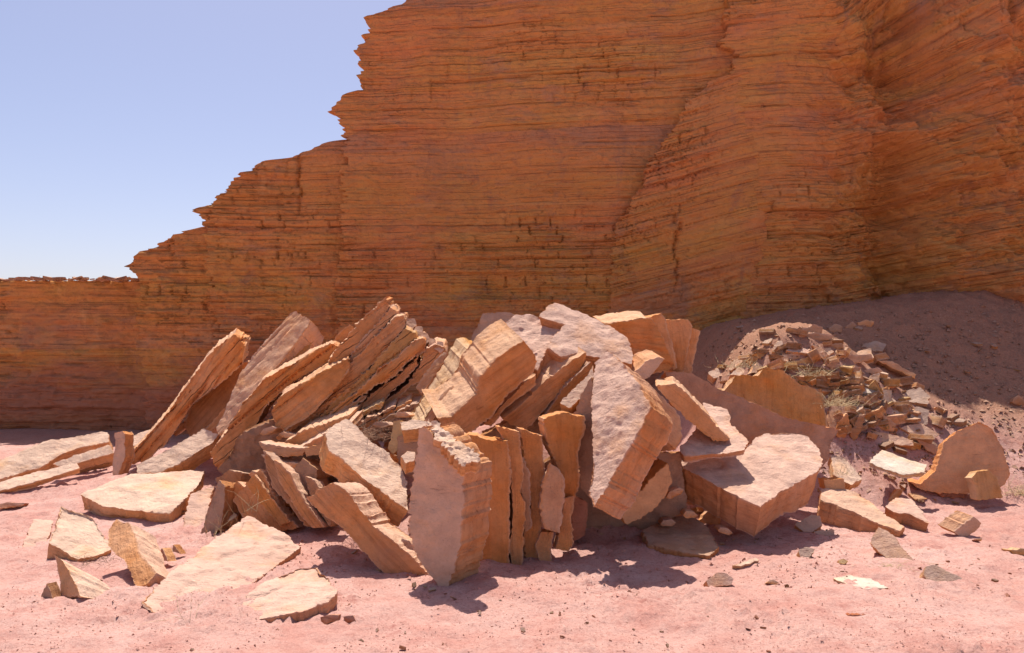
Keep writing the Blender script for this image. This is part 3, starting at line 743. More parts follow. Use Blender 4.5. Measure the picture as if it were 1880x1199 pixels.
bits = [(492, 790, 30, 12), (530, 800, 36, 10), (505, 846, 34, 12), (548, 862, 30, 14), (470, 872, 26, 12), (575, 850, 30, 12), (600, 838, 22, 12), (590, 868, 26, 16), (706, 800, 26, 10), (748, 812, 24, 12), (752, 858, 20, 14), (700, 780, 34, 9), (738, 762, 28, 10), (660, 792, 32, 9), (455, 905, 24, 12), (1240, 905, 30, 14), (1268, 945, 26, 12), (1225, 960, 28, 12), (1330, 975, 26, 10)]
for k, (x, y, w, hh) in enumerate(bits):
    r_ = random.Random(k); sk = r_.uniform(-.4, .4)
    po = [(x - w * .5, y + hh * .2 + sk * w * .5), (x - w * .3, y - hh * .5 + sk * w * .3), (x + w * .25, y - hh * .55 - sk * w * .25), (x + w * .55, y - sk * w * .5), (x + w * .3, y + hh * .5 - sk * w * .3), (x - w * .3, y + hh * .55 + sk * w * .3)]
    dd = (7.0 + (900 - y) * .004) if x < 700 else (6.75 if x < 1000 else 6.45)
    slab('gap_stone', f'broken {["tan", "orange", "brown"][k % 3]} stone wedged in the ' + ('dark hollow left of centre, ' if x < 640 else 'gap behind the tall pitted slab, ' if x < 1000 else 'shade under the biggest slab, ') + ['largest', 'flattest', 'upper', 'lower', 'inner', 'outer', 'middle'][k % 7] + ' bit', po, dd, (.1 * sk, -.95, .3), .2, [TAN, ORANGE, BROWN][k % 3], bed=(.1, -.3, .9), ext=(.02, .22, -.02), cat='stone')
# ---- centre front
slab(S, 'pale lit slab tilted to the right in the centre of the pile', [(634, 769), (652, 781), (670, 802), (709, 826), (739, 856), (748, 886), (750, 937), (736, 928), (700, 902), (661, 875), (628, 843), (604, 828), (600, 799), (610, 781)], 6.35, (.36, -.52, .78), .2, PALE, ext=(-.085, .09, -.17), rough=1.1)
slab(S, 'thick two layered slab sliding down to the sand at centre left', [(562, 915), (588, 900), (613, 888), (640, 904), (662, 935), (688, 966), (720, 992), (751, 1017), (802, 1069), (790, 1075), (718, 1064), (667, 1012), (630, 975), (592, 943)], 5.72, (-.30, -.94, .02), .5, TAN, bed=(.62, -.2, .74), ext=(.09, .33, -.04), lam=.007, h=.016)
slab(S, 'tall upright slab in front with a rough pitted lit top', [(769, 784), (777, 778), (795, 800), (820, 826), (850, 859), (852, 910), (845, 980), (838, 1030), (823, 1081), (807, 1076), (785, 1050), (769, 1024), (756, 975), (754, 935), (757, 890), (762, 840)], 5.42, (-.30, -.95, .06), .2, TAN, ext=(.19, .26, .01), rough=1.0, pit=.12, jag=.02)
slab('stone', 'knobbly pitted crust on top of the tall upright front slab', [(776, 782), (787, 769), (805, 776), (822, 792), (850, 812), (876, 828), (880, 845), (852, 860), (822, 826), (797, 800)], 5.43, (.1, -.55, .85), .09, PALE, pit=1.3, cat='stone', h=.014, jag=.03)
slab(S, 'flat faced upright slab with a vertical crack beside the pitted slab', [(850, 797), (885, 803), (932, 809), (936, 850), (934, 930), (935, 1058), (866, 1064), (864, 1000), (866, 920), (866, 850)], 5.85, (.05, -1, .0), .35, ORANGE, lam=.010, bed=(1, -.1, .05), rough=.7)
slab(S, 'narrow upright slab third from the pitted one', [(912, 784), (940, 788), (953, 791), (956, 830), (963, 870), (956, 902), (966, 922), (961, 1000), (959, 1057), (938, 1062), (936, 1000), (940, 950), (936, 850), (925, 805)], 5.92, (.1, -1, .0), .3, ORANGE, lam=.010, bed=(1, -.1, .05))
slab(S, 'thin sliver of upright stone in the middle of the standing row', [(958, 838), (972, 868), (975, 970), (963, 976), (957, 920)], 5.97, (.2, -1, 0), .2, BROWN, bed=(1, -.1, .05))
slab(S, 'upright slab with a square top in the middle of the standing row', [(955, 787), (996, 800), (999, 850), (1001, 920), (993, 960), (984, 1000), (988, 1035), (966, 1045), (963, 980), (975, 930), (968, 870)], 6.05, (.1, -1, .0), .3, ORANGE, lam=.010, bed=(1, -.1, .05))
slab('stone', 'leaf shaped brown stone leaning on the standing row', [(1010, 851), (1025, 862), (1036, 880), (1035, 912), (1026, 977), (1000, 972), (990, 930), (998, 880)], 5.92, (.1, -1, .1), .1, TAN, bed=(.9, -.4, .1), cat='stone')
slab(S, 'upright slab with a rounded top at the right of the standing row', [(998, 768), (1035, 757), (1072, 765), (1069, 800), (1060, 830), (1063, 880), (1056, 914), (1037, 914), (1035, 880), (1022, 855), (1005, 810)], 6.1, (.12, -1, .0), .3, ORANGE, lam=.010, bed=(1, -.1, .05))
slab('stone', 'bottle shaped stone standing low at the right of the standing row', [(1037, 914), (1055, 912), (1050, 950), (1053, 1000), (1043, 1012), (1020, 1008), (1030, 960)], 6.0, (.1, -1, .1), .15, TAN, bed=(1, -.1, .05), cat='stone')
slab('stone', 'short dark stub of stone at the foot of the standing row', [(994, 978), (1016, 978), (1013, 1036), (992, 1040), (984, 1003)], 5.98, (0, -1, .1), .2, TAN, bed=(1, -.1, .05), cat='stone')
slab('block', 'dark red stone deep in the gap under the big rough slab', [(1050, 905), (1078, 925), (1074, 985), (1052, 995)], 6.35, (0, -1, .1), .3, RED, cat='block')
slab('stone', 'small upright ochre shard casting shadow on the pale tilted slab', [(712, 825), (720, 795), (722, 772), (735, 770), (742, 790), (738, 818), (722, 834)], 6.6, (-.2, -1, .2), .1, OCHRE, cat='stone')
slab('stone', 'pale crumbly stone behind the top of the pitted upright slab', [(735, 776), (760, 770), (785, 772), (788, 782), (760, 788), (738, 790)], 6.5, (0, -.6, .8), .15, PALE, pit=.8, cat='stone')
slab('stone', 'small lit stone wedged left of the pitted upright slab', [(735, 838), (748, 828), (762, 830), (760, 845), (745, 852)], 6.0, (.1, -.6, .8), .12, PALE, cat='stone')
slab('block', 'shaded block filling the gap behind the upright shard', [(730, 800), (775, 792), (772, 850), (762, 880), (745, 870), (730, 840)], 6.55, (0, -1, .1), .3, BROWN, cat='block')
# ---- upper centre
slab('block', 'big smooth sided block with a lit rough top, upper centre of the pile', [(961, 625), (980, 648), (987, 663), (981, 684), (955, 705), (932, 724), (900, 765), (860, 796), (817, 784), (804, 767), (828, 767), (876, 724), (882, 695), (911, 658), (940, 637)], 6.6, (.28, -.93, -.12), .5, ORANGE, bed=(-.5, -.25, .8), ext=(-.19, .42, .20), rough=.8, lam=.006, cat='block')
slab(S, 'thinner slab lying under the big smooth sided block', [(890, 778), (930, 737), (960, 707), (984, 686), (985, 706), (960, 727), (930, 748), (902, 782)], 6.72, (.2, -1, -.05), .4, ORANGE, bed=NE)
slab(S, 'slab with a lit narrow left side behind the big smooth sided block', [(857, 640), (870, 638), (894, 648), (891, 663), (870, 684), (836, 724), (800, 762), (775, 790), (762, 792), (790, 752), (830, 694)], 7.0, (.0, -.95, .1), .25, OCHRE, bed=(-.8, -.2, .5), ext=(-.12, .4, .1))
slab('stone', 'thin lit splinter left of the big smooth sided block', [(772, 782), (800, 740), (815, 720), (833, 707), (831, 722), (806, 757), (782, 788)], 6.75, (-.1, -.85, .5), .1, TAN, bed=NE, cat='stone')
slab('block', 'shaded grey brown block at the back, top left of the central heap', [(858, 642), (868, 605), (885, 575), (895, 572), (930, 573), (946, 577), (940, 610), (918, 650), (890, 660)], 7.6, (-.2, -.97, .12), .5, GREY, cat='block')
slab('rock', 'rough lit rock left of the summit of the pile', [(905, 645), (918, 616), (928, 590), (945, 576), (965, 573), (985, 577), (1010, 585), (1040, 597), (1022, 616), (1004, 640), (985, 680), (965, 660), (935, 640)], 7.25, (-.05, -.66, .74), .4, PINK, rough=1.6, pit=.4, cat='rock')
slab('rock', 'rough lit boulder slab forming the summit of the pile', [(990, 582), (1005, 561), (1017, 556), (1034, 560), (1048, 570), (1085, 584), (1120, 600), (1150, 621), (1164, 645), (1160, 668), (1130, 664), (1095, 655), (1060, 650), (1030, 655), (1005, 640), (1020, 618), (1040, 597), (1010, 588)], 7.2, (.12, -.64, .76), .32, PINK, ext=(.08, .2, -.28), rough=1.5, pit=.25, cat='rock')
slab('block', 'orange faced block with a thin lit top, right of the summit', [(1105, 592), (1160, 586), (1196, 582), (1206, 592), (1226, 640), (1241, 673), (1225, 682), (1195, 684), (1170, 672), (1158, 640), (1130, 610)], 7.65, (.05, -1, -.08), .5, ORANGE, bed=(.1, -.25, 1), ext=(-.06, .5, .09), cat='block')
slab(S, 'thin slab standing against the orange faced block, inner one', [(1197, 583), (1214, 574), (1223, 588), (1236, 640), (1244, 676), (1236, 680), (1222, 642)], 7.7, (.25, -1, .0), .4, ORANGE, bed=(.9, -.1, .2))
slab(S, 'upright slab second from the right end of the summit', [(1220, 587), (1263, 588), (1271, 600), (1263, 650), (1256, 688), (1238, 692), (1234, 650), (1224, 610)], 7.8, (.1, -1, .0), .4, ORANGE, bed=(.95, -.1, .1))
slab(S, 'narrow upright slab at the right end of the summit', [(1269, 602), (1284, 610), (1276, 650), (1269, 690), (1250, 692), (1262, 650)], 7.85, (.25, -1, .0), .35, ORANGE, bed=(.95, -.1, .1))
slab('stone', 'wedge of stone with a lit top poking out right of the summit boulder', [(1163, 686), (1185, 664), (1210, 655), (1222, 658), (1210, 674), (1190, 694), (1172, 700)], 7.0, (.15, -.9, .15), .25, TAN, ext=(-.06, .25, .07), cat='stone')
slab(S, 'slab with a bright lit top between the smooth block and the big rough slab', [(1077, 646), (1078, 660), (1060, 692), (1030, 718), (1000, 754), (965, 788), (950, 784), (925, 768), (940, 757), (962, 738), (987, 711), (1022, 683), (1050, 660)], 6.85, (.22, -.95, -.1), .5, ORANGE, bed=(-.5, -.25, .8), ext=(-.17, .42, .17), lam=.012)
slab(S, 'shaded slab behind the big smooth sided block on its right', [(985, 668), (1002, 646), (1036, 626), (1038, 642), (1006, 668), (987, 690)], 7.05, (.1, -1, .1), .3, TAN, bed=NE)
slab('stone', 'small rough lit slab left of the top of the big rough slab', [(1028, 740), (1050, 716), (1078, 690), (1090, 670), (1087, 706), (1070, 728), (1045, 747)], 6.5, (-.1, -.8, .6), .12, PALE, pit=.5, cat='stone')
slab('block', 'shaded brown block behind the small rough lit slab', [(995, 775), (1030, 715), (1085, 662), (1095, 680), (1075, 730), (1050, 775), (1010, 785)], 6.75, (.1, -1, .0), .4, BROWN, bed=NE, cat='block')
slab('block', 'dark block wedged behind the upper centre slabs', [(880, 800), (940, 770), (1000, 760), (1010, 800), (950, 806), (900, 812)], 7.0, (0, -1, 0), .4, BROWN, cat='block')
# ---- big rough slab and neighbours
slab(S, 'biggest leaning slab with a rough pitted face and orange broken edge', [(1114, 640), (1135, 660), (1156, 684), (1172, 713), (1192, 748), (1182, 772), (1150, 830), (1116, 890), (1087, 932), (1078, 912), (1086, 860), (1090, 800), (1089, 727), (1092, 665)], 5.95, (-.50, -.62, .60), .3, PINK, ext=(.21, .17, -.14), rough=1.4, pit=.22, lam=.008, h=.015)
slab(S, 'unseen slab added behind the biggest leaning slab to block sun', [(1098, 690), (1140, 690), (1178, 750), (1160, 810), (1120, 870), (1098, 880), (1096, 760)], 6.5, (-.2, -.95, .2), .5, BROWN)  # added out of view, stops sun leaking through the pile
slab(S, 'dark slab hidden on the left flank of the biggest leaning slab', [(1040, 790), (1085, 690), (1094, 740), (1092, 830), (1082, 912), (1066, 895), (1058, 835)], 6.25, (-.4, -.9, .1), .2, BROWN)
slab(S, 'brown slab behind the right edge of the biggest leaning slab', [(1150, 690), (1172, 700), (1200, 715), (1247, 765), (1250, 800), (1240, 826), (1215, 800), (1180, 745)], 6.42, (.3, -.9, .2), .6, ORANGE, bed=(.6, -.2, .7))
slab('rock', 'rounded brown rock under the right side of the biggest leaning slab', [(1140, 945), (1180, 895), (1226, 850), (1234, 885), (1220, 915), (1184, 948), (1150, 966)], 6.3, (.1, -1, -.05), .5, ORANGE, cat='rock')
slab(S, 'leaning orange slab right of the biggest slab with a pointed lower end', [(1205, 708), (1240, 704), (1266, 725), (1301, 760), (1322, 788), (1341, 806), (1332, 810), (1310, 810), (1270, 778), (1238, 748)], 6.7, (.25, -.93, .05), .25, ORANGE, bed=(.6, -.2, .75), ext=(.05, .4, .05))
slab(S, 'thin lit slab lying on top of the large right block', [(1290, 737), (1335, 752), (1347, 780), (1362, 797), (1375, 811), (1368, 825), (1345, 829), (1300, 835), (1255, 838), (1248, 822), (1275, 790)], 6.85, (0, -.42, .9), .06, PINK)
slab('block', 'large block with a smooth lit top and a sharp front corner, right of centre', [(1232, 846), (1290, 838), (1345, 830), (1372, 815), (1392, 797), (1440, 791), (1485, 801), (1508, 830), (1513, 850), (1498, 866), (1470, 884), (1430, 905), (1395, 931), (1350, 911), (1300, 882), (1262, 862)], 6.85, (.04, -.42, .9), .36, PINK, ext=(-.02, .08, -.29), rough=1.2, lam=.003, taper=.9, cat='block')
slab(S, 'long brown slab leaning behind the large right block', [(1222, 684), (1270, 685), (1310, 709), (1380, 737), (1440, 764), (1490, 777), (1546, 787), (1532, 810), (1523, 838), (1508, 870), (1480, 850), (1440, 830), (1385, 820), (1340, 790), (1290, 760), (1240, 735)], 7.6, (.12, -.92, .22), .25, (.54, .29, .18), rough=1.0, lam=.012)
slab(S, 'ochre slab with a crumbled top left behind the long brown slab', [(1330, 716), (1350, 690), (1390, 690), (1403, 677), (1440, 680), (1470, 704), (1513, 722), (1517, 785), (1480, 792), (1420, 775), (1360, 750)], 8.3, (.1, -.95, .25), .3, (.70, .44, .22), bed=(.95, -.2, 0), pit=.3)
slab(S, 'low dark fronted slab on the sand right of the large block', [(1508, 900), (1525, 889), (1570, 904), (1601, 924), (1660, 968), (1652, 975), (1605, 958), (1560, 937), (1506, 917)], 7.15, (.03, -.32, .95), .17, TAN, ext=(-.03, .03, -.2), pit=.3)
slab('block', 'small orange block peeping out right of the large block', [(1512, 880), (1551, 878), (1552, 898), (1515, 898)], 7.45, (0, -1, .05), .15, ORANGE, cat='block')
slab(S, 'lit slab with orange front edge on sand right of the low dark fronted slab', [(1627, 931), (1645, 914), (1672, 918), (1690, 938), (1705, 962), (1670, 944), (1640, 940)], 7.2, (.03, -.35, .95), .12, PINK)
slab('stone', 'pale cupped stone in front of the large block\'s right foot', [(1460, 964), (1490, 945), (1505, 948), (1511, 965), (1490, 978), (1475, 976)], 6.9, (0, -.6, .8), .1, TAN, cat='stone')
slab('stone', 'small flat stone beside the pale cupped stone', [(1494, 976), (1530, 974), (1532, 984), (1500, 988)], 6.75, (0, -.9, .4), .1, TAN, cat='stone')
slab('rock', 'tilted rounded rock on the open sand at right', [(1597, 997), (1612, 966), (1628, 974), (1642, 986), (1657, 1005), (1677, 1026), (1686, 1034), (1662, 1037), (1640, 1036), (1615, 1016)], 6.05, (-.25, -.72, .62), .2, TAN, ext=(.10, .14, -.10), pit=.3, cat='rock')
slab('block', 'small square block on the sand near the right edge', [(1752, 976), (1787, 950), (1801, 961), (1779, 985), (1760, 983)], 6.85, (.15, -.95, .05), .1, TAN, ext=(-.09, .1, .04), cat='block')
slab('rock', 'grey striped rock half sunk in the sand at lower right', [(1694, 1052), (1700, 1040), (1720, 1040), (1745, 1054), (1787, 1072), (1775, 1081), (1720, 1079), (1700, 1069)], 5.5, (-.1, -.75, .65), .15, GREY, bed=(.3, -.4, .85), cat='rock')
slab(S, 'white flat slab level with the sand at lower right', [(1527, 1061), (1560, 1055), (1600, 1062), (1632, 1079), (1590, 1083)], 5.45, (0, -.02, 1), .04, WHITE)
slab('stone', 'brick red clod alone on the foreground sand at right', [(1558, 1130), (1596, 1127), (1599, 1137), (1562, 1141)], 4.72, (0, -1, .1), .05, RED, cat='stone')
slab('stone', 'rounded pinkish stone on sand below the big shadow', [(1297, 1066), (1318, 1051), (1335, 1053), (1347, 1063), (1343, 1074), (1315, 1079), (1300, 1076)], 5.35, (0, -.8, .5), .14, PINK, rough=1.5, cat='stone')
slab('stone', 'dark pitted stone on sand below the large block', [(1467, 1010), (1480, 1002), (1497, 1008), (1487, 1022), (1470, 1026)], 6.1, (0, -.7, .6), .1, GREY, pit=.8, cat='stone')
slab(S, 'grey buried slab in the shadow in front of the large block', [(1180, 972), (1230, 952), (1270, 948), (1302, 968), (1322, 1002), (1302, 1020), (1240, 1012), (1190, 1000)], 6.4, (0, -.18, 1), .15, BROWN)
# ---- right talus, larger pieces
slab(S, 'large rounded fan shaped slab standing at the right', [(1668, 884), (1690, 889), (1714, 868), (1726, 842), (1734, 812), (1760, 791), (1798, 770), (1826, 786), (1841, 822), (1853, 870), (1845, 890), (1800, 908), (1720, 905), (1690, 899)], 8.2, (-.1, -.97, .2), .2, (.74, .40, .21), ext=(.0, .16, -.02), rough=.9, taper=.85)
slab('standing_stone', 'small round topped stone standing in front of the fan shaped slab', [(1785, 878), (1793, 866), (1815, 863), (1829, 876), (1841, 914), (1795, 917)], 7.9, (.05, -1, .15), .12, OCHRE, bed=(1, 0, .1), cat='stone')
slab(S, 'bright white flat slab lying on the sand below the rubble', [(1596, 850), (1620, 828), (1660, 842), (1702, 853), (1694, 868), (1660, 872), (1625, 862)], 8.1, (.05, -.32, .95), .035, WHITE)
slab(S, 'pale cracked slab leaning right behind the large block', [(1525, 835), (1550, 838), (1582, 880), (1562, 890), (1530, 872)], 7.9, (.1, -.5, .85), .1, PALE, pit=.5)
stones = [
 # label, polygon, normal, colour, thickness
 ('flat lit slab capping the rubble heap', [(1443, 643), (1458, 627), (1497, 633), (1512, 646), (1480, 648)], (0, -.55, .83), PINK, .08),
 ('thin slab just under the cap of the rubble heap', [(1425, 652), (1475, 644), (1496, 647), (1484, 657), (1430, 664)], (0, -.9, .45), TAN, .2),
 ('ochre slab second below the cap of the rubble heap', [(1433, 668), (1480, 657), (1496, 650), (1492, 668), (1440, 677)], (0, -1, .2), OCHRE, .25),
 ('rounded pale stone left of the rubble heap cap', [(1418, 645), (1428, 627), (1440, 626), (1444, 646), (1430, 650)], (0, -.8, .6), PALE, .1),
 ('yellowish lump at the left of the rubble heap', [(1388, 650), (1395, 639), (1422, 645), (1420, 656), (1395, 658)], (0, -1, .2), OCHRE, .2),
 ('sloping slab falling right from the rubble heap cap', [(1492, 634), (1508, 638), (1522, 655), (1512, 660), (1500, 652)], (.3, -.8, .5), TAN, .1),
 ('long slab sloping right below the rubble heap cap', [(1513, 658), (1546, 670), (1552, 686), (1535, 684), (1515, 670)], (.1, -.9, .4), TAN, .15),
 ('slab tilted up to the right in the rubble', [(1544, 692), (1570, 672), (1582, 674), (1575, 684), (1552, 697)], (0, -.95, .3), TAN, .15),
 ('long thin slab sloping right at the top edge of the rubble', [(1612, 662), (1640, 664), (1684, 688), (1680, 696), (1640, 677)], (0, -.9, .4), ORANGE, .12),
 ('grey slab leaning in the middle of the rubble', [(1582, 710), (1600, 690), (1614, 685), (1613, 700), (1600, 712)], (-.2, -.8, .5), GREY, .08),
 ('flat slab with white top in the middle of the rubble', [(1535, 708), (1560, 704), (1614, 714), (1606, 722), (1556, 722)], (0, -.6, .8), WHITE, .14),
 ('small slab under the white topped slab in the rubble', [(1554, 734), (1592, 734), (1590, 744), (1560, 746)], (0, -.9, .4), TAN, .15),
 ('pale diamond shaped slab right of the white topped slab', [(1614, 748), (1640, 742), (1674, 748), (1662, 762), (1640, 762)], (0, -.65, .76), PALE, .12),
 ('grey slab sloping down right of the diamond shaped slab', [(1672, 764), (1682, 746), (1706, 752), (1702, 778), (1690, 780)], (.2, -.75, .6), GREY, .1),
 ('long brick shaped slab low in the rubble', [(1582, 792), (1602, 789), (1676, 808), (1677, 818), (1640, 816), (1581, 803)], (0, -.75, .65), TAN, .12),
 ('leaning slab above the right end of the brick shaped slab', [(1650, 784), (1690, 778), (1726, 798), (1715, 806), (1680, 800)], (.1, -.8, .6), TAN, .1),
 ('stubby slab at the right end of the brick shaped slab', [(1678, 802), (1690, 797), (1722, 822), (1718, 834), (1700, 826)], (.1, -.9, .4), TAN, .15),
 ('orange block in the shade right of the diamond shaped slab', [(1706, 748), (1730, 746), (1732, 757), (1708, 758)], (0, -1, .2), ORANGE, .15),
 ('brown slab leaning behind the brick shaped slab', [(1590, 770), (1622, 760), (1645, 780), (1640, 792), (1600, 788)], (0, -1, .25), TAN, .15),
 ('dark slab leaning left of the brick shaped slab', [(1560, 800), (1575, 765), (1590, 760), (1582, 790), (1568, 812)], (-.2, -1, .2), BROWN, .12),
 ('lit wedge standing right of the ochre slab', [(1518, 770), (1530, 742), (1552, 745), (1556, 770), (1545, 795), (1525, 790)], (-.1, -.85, .5), TAN, .2),
 ('block with orange front beside the lit wedge', [(1538, 775), (1556, 758), (1562, 790), (1548, 808), (1535, 800)], (.2, -1, .1), ORANGE, .2),
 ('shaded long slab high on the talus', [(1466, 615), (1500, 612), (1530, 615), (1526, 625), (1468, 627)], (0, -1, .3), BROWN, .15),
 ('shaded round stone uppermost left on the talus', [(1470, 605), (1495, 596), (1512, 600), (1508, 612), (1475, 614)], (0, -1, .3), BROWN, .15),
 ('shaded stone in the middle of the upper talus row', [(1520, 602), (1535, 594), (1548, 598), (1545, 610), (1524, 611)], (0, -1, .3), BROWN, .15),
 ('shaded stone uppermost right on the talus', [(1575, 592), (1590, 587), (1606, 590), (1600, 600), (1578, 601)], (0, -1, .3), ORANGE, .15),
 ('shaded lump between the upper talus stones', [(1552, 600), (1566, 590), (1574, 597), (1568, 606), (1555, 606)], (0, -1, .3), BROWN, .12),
 ('slab in shade just right of the rubble heap cap', [(1510, 632), (1546, 630), (1549, 640), (1515, 642)], (0, -1, .3), BROWN, .15),
 ('grey flat slab in shade on the upper talus', [(1583, 632), (1610, 627), (1627, 632), (1620, 645), (1590, 644)], (0, -.7, .7), GREY, .06),
 ('orange slab in shade right of the small lit block', [(1535, 650), (1560, 652), (1600, 650), (1604, 660), (1565, 670), (1538, 664)], (0, -.95, .35), TAN, .15),
 ('small pale block right of the rubble heap cap', [(1513, 640), (1525, 637), (1532, 646), (1522, 653)], (0, -.7, .7), PALE, .1),
 ('broad grey slab lying on the shaded talus', [(1655, 718), (1690, 710), (1708, 726), (1705, 742), (1670, 738)], (0, -.65, .76), GREY, .06),
 ('orange slab low in the shaded part of the rubble', [(1614, 700), (1640, 696), (1658, 708), (1640, 714), (1615, 710)], (0, -.9, .4), ORANGE, .12),
 ('slab crossing under the long thin slab at the rubble top', [(1580, 680), (1615, 675), (1622, 682), (1600, 690), (1582, 692)], (0, -.9, .4), TAN, .12),
 ('pale slab at the left end of the rubble crest', [(1340, 688), (1360, 672), (1375, 668), (1380, 680), (1360, 690)], (0, -.7, .7), PALE, .1),
 ('crumbly lit lump left of the rubble crest', [(1300, 684), (1315, 675), (1340, 678), (1335, 690), (1310, 694)], (0, -.7, .7), PALE, .12),
 ('small ochre lump on the left end of the rubble crest', [(1310, 678), (1318, 672), (1330, 675), (1326, 684), (1314, 686)], (0, -1, .2), OCHRE, .1),
 ('ochre block above the ochre slab', [(1373, 662), (1378, 655), (1398, 657), (1396, 672), (1376, 672)], (0, -1, .2), OCHRE, .15),
 ('pyramid of pale stone above the ochre slab', [(1376, 686), (1390, 664), (1405, 672), (1415, 682)], (0, -.8, .5), PALE, .15),
 ('small upright brown slab on the right talus edge', [(1858, 738), (1870, 726), (1885, 740), (1885, 752)], (0, -1, .2), BROWN, .08),
 ('dark red clod at the foot of the fan shaped slab', [(1712, 900), (1730, 891), (1755, 893), (1775, 905), (1770, 915), (1730, 912)], (0, -.8, .5), RED, .12),
 ('orange shard at the foot of the fan shaped slab\'s left', [(1630, 918), (1648, 897), (1658, 900), (1650, 915), (1640, 925)], (0, -1, .2), ORANGE, .08),
 ('small flat shard on sand right of the orange shard', [(1666, 905), (1680, 905), (1700, 915), (1680, 917)], (0, -.6, .8), ORANGE, .05),
 ('flat brown stone at the right edge of the sand', [(1856, 1010), (1880, 1007), (1900, 1010), (1890, 1020), (1862, 1018)], (0, -1, .2), OCHRE, .12),
 ('little tan stone on the sand right of the white flat slab', [(1538, 1028), (1550, 1024), (1560, 1030), (1550, 1035), (1541, 1034)], (0, -.7, .6), OCHRE, .06),
 ('tiny stone beside the small square block', [(1790, 990), (1803, 987), (1802, 993)], (0, -.8, .5), TAN, .05),
 ('small tan stone below the dark pitted stone', [(1408, 1070), (1420, 1064), (1430, 1070), (1425, 1074)], (0, -.8, .5), TAN, .05),
 ('white rock chip on the sand in front of the large block', [(1345, 1038), (1385, 1024), (1394, 1027), (1360, 1040)], (0, -.4, .9), PALE, .04),
 ('thin shelf of red crust at the far left edge of the sand', [(-10, 928), (10, 922), (46, 923), (40, 930), (0, 936)], (0, -.8, .5), RED, .08),
 ('red clod below the wedge of pale slab', [(586, 1133), (605, 1128), (620, 1130), (618, 1142), (590, 1146)], (0, -.9, .4), RED, .08),
 ('red clod right of the clod below the pale wedge', [(630, 1132), (648, 1130), (653, 1140), (634, 1144)], (0, -.9, .4), RED, .06),
 ('small red clod at the tip of the pale wedge slab', [(597, 1110), (610, 1104), (620, 1108), (612, 1114)], (0, -.8, .5), RED, .05),
 ('stone among shaded debris below the biggest slab, leftmost', [(1222, 938), (1238, 925), (1256, 935), (1250, 950), (1230, 950)], (0, -.9, .3), ORANGE, .15),
 ('stone among shaded debris below the biggest slab, middle one', [(1254, 918), (1275, 910), (1296, 922), (1285, 938), (1262, 934)], (0, -.9, .3), BROWN, .15),
 ('stone among shaded debris beside the large block, right one', [(1284, 955), (1300, 940), (1322, 950), (1318, 968), (1295, 968)], (0, -.9, .3), ORANGE, .12),
 ('long low rock in shadow under the rounded brown rock', [(1150, 962), (1190, 940), (1212, 932), (1206, 950), (1175, 965)], (0, -.9, .3), TAN, .15),
]
for lb, po, n, colr, T in stones:
    p = np.array(po, float); m = p.mean(0)
    base = G(m[0], p[:, 1].max())
    dd = base[1] + 0.02
    cat = 'slab' if 'slab' in lb.split(' under')[0].split(' below')[0].split(' right')[0].split(' left')[0].split(' beside')[0].split(' above')[0].split(' between')[0].split(' in front')[0].split(' of ')[0] else 'stone'
    slab('rubble_stone' if m[1] < 840 and m[0] > 1280 else 'loose_stone', lb, po, dd, n, T, colr, cat=cat, bed=None if n[2] > .55 else (.1, -.2, 1), ext=None if n[2] > .55 else (0, T, -.02), h=.026)

# ------------------------------------------------------------------ small loose stones: a few shared bodies, many individuals
random.seed(5)
def unit_stone(seed):
    rng = np.random.RandomState(seed)
    k = 6 + seed % 3
    a = np.sort(rng.rand(k) * 2 * math.pi * 0.3 + np.arange(k) * 2 * math.pi / k)
    r = 0.42 + 0.18 * rng.rand(k)
    poly = np.stack([r * np.cos(a), r * np.sin(a) * 0.8, 0 * a + 0.12], 1)
    W, tr, edge = prism(poly, np.array([0, 0, 1.0]), np.array([0.03, 0, -0.28]), np.array([0, 0, 1.0]), 0.17, 1.0, 0.03, 0.3, 1.05, seed, 0.03)
    me_ob = mesh_object('loose_stone', W, tr, M_ROCK, True, 35)
    a_ = me_ob.data.attributes.new('edge', 'FLOAT', 'POINT'); a_.data.foreach_set('value', edge.astype(np.float32))
    me = me_ob.data
    bpy.data.objects.remove(me_ob)
    return me
UNITS = [unit_stone(k) for k in range(300, 310)]
def loose(P, size, color, label, group, name='loose_stone', tilt=0.35, flat=1.0):
    ob = bpy.data.objects.new(name, random.choice(UNITS)); COL.objects.link(ob)
    ob.location = P
    ob.rotation_euler = (random.gauss(0, tilt), random.gauss(0, tilt), random.random() * 6.28)
    ob.scale = (size * random.uniform(.8, 1.3), size * random.uniform(.6, 1.0), size * random.uniform(.5, 1.2) * flat)
    k = random.uniform(.8, 1.15)
    ob.color = (color[0] * k, color[1] * k, color[2] * k, 0.15)
    tag(ob, label, 'stone', group)
    return ob
CNAME = {PALE: 'pale', TAN: 'tan', ORANGE: 'orange', OCHRE: 'yellowish', BROWN: 'brown', RED: 'red', PINK: 'pinkish', WHITE: 'white', GREY: 'grey'}
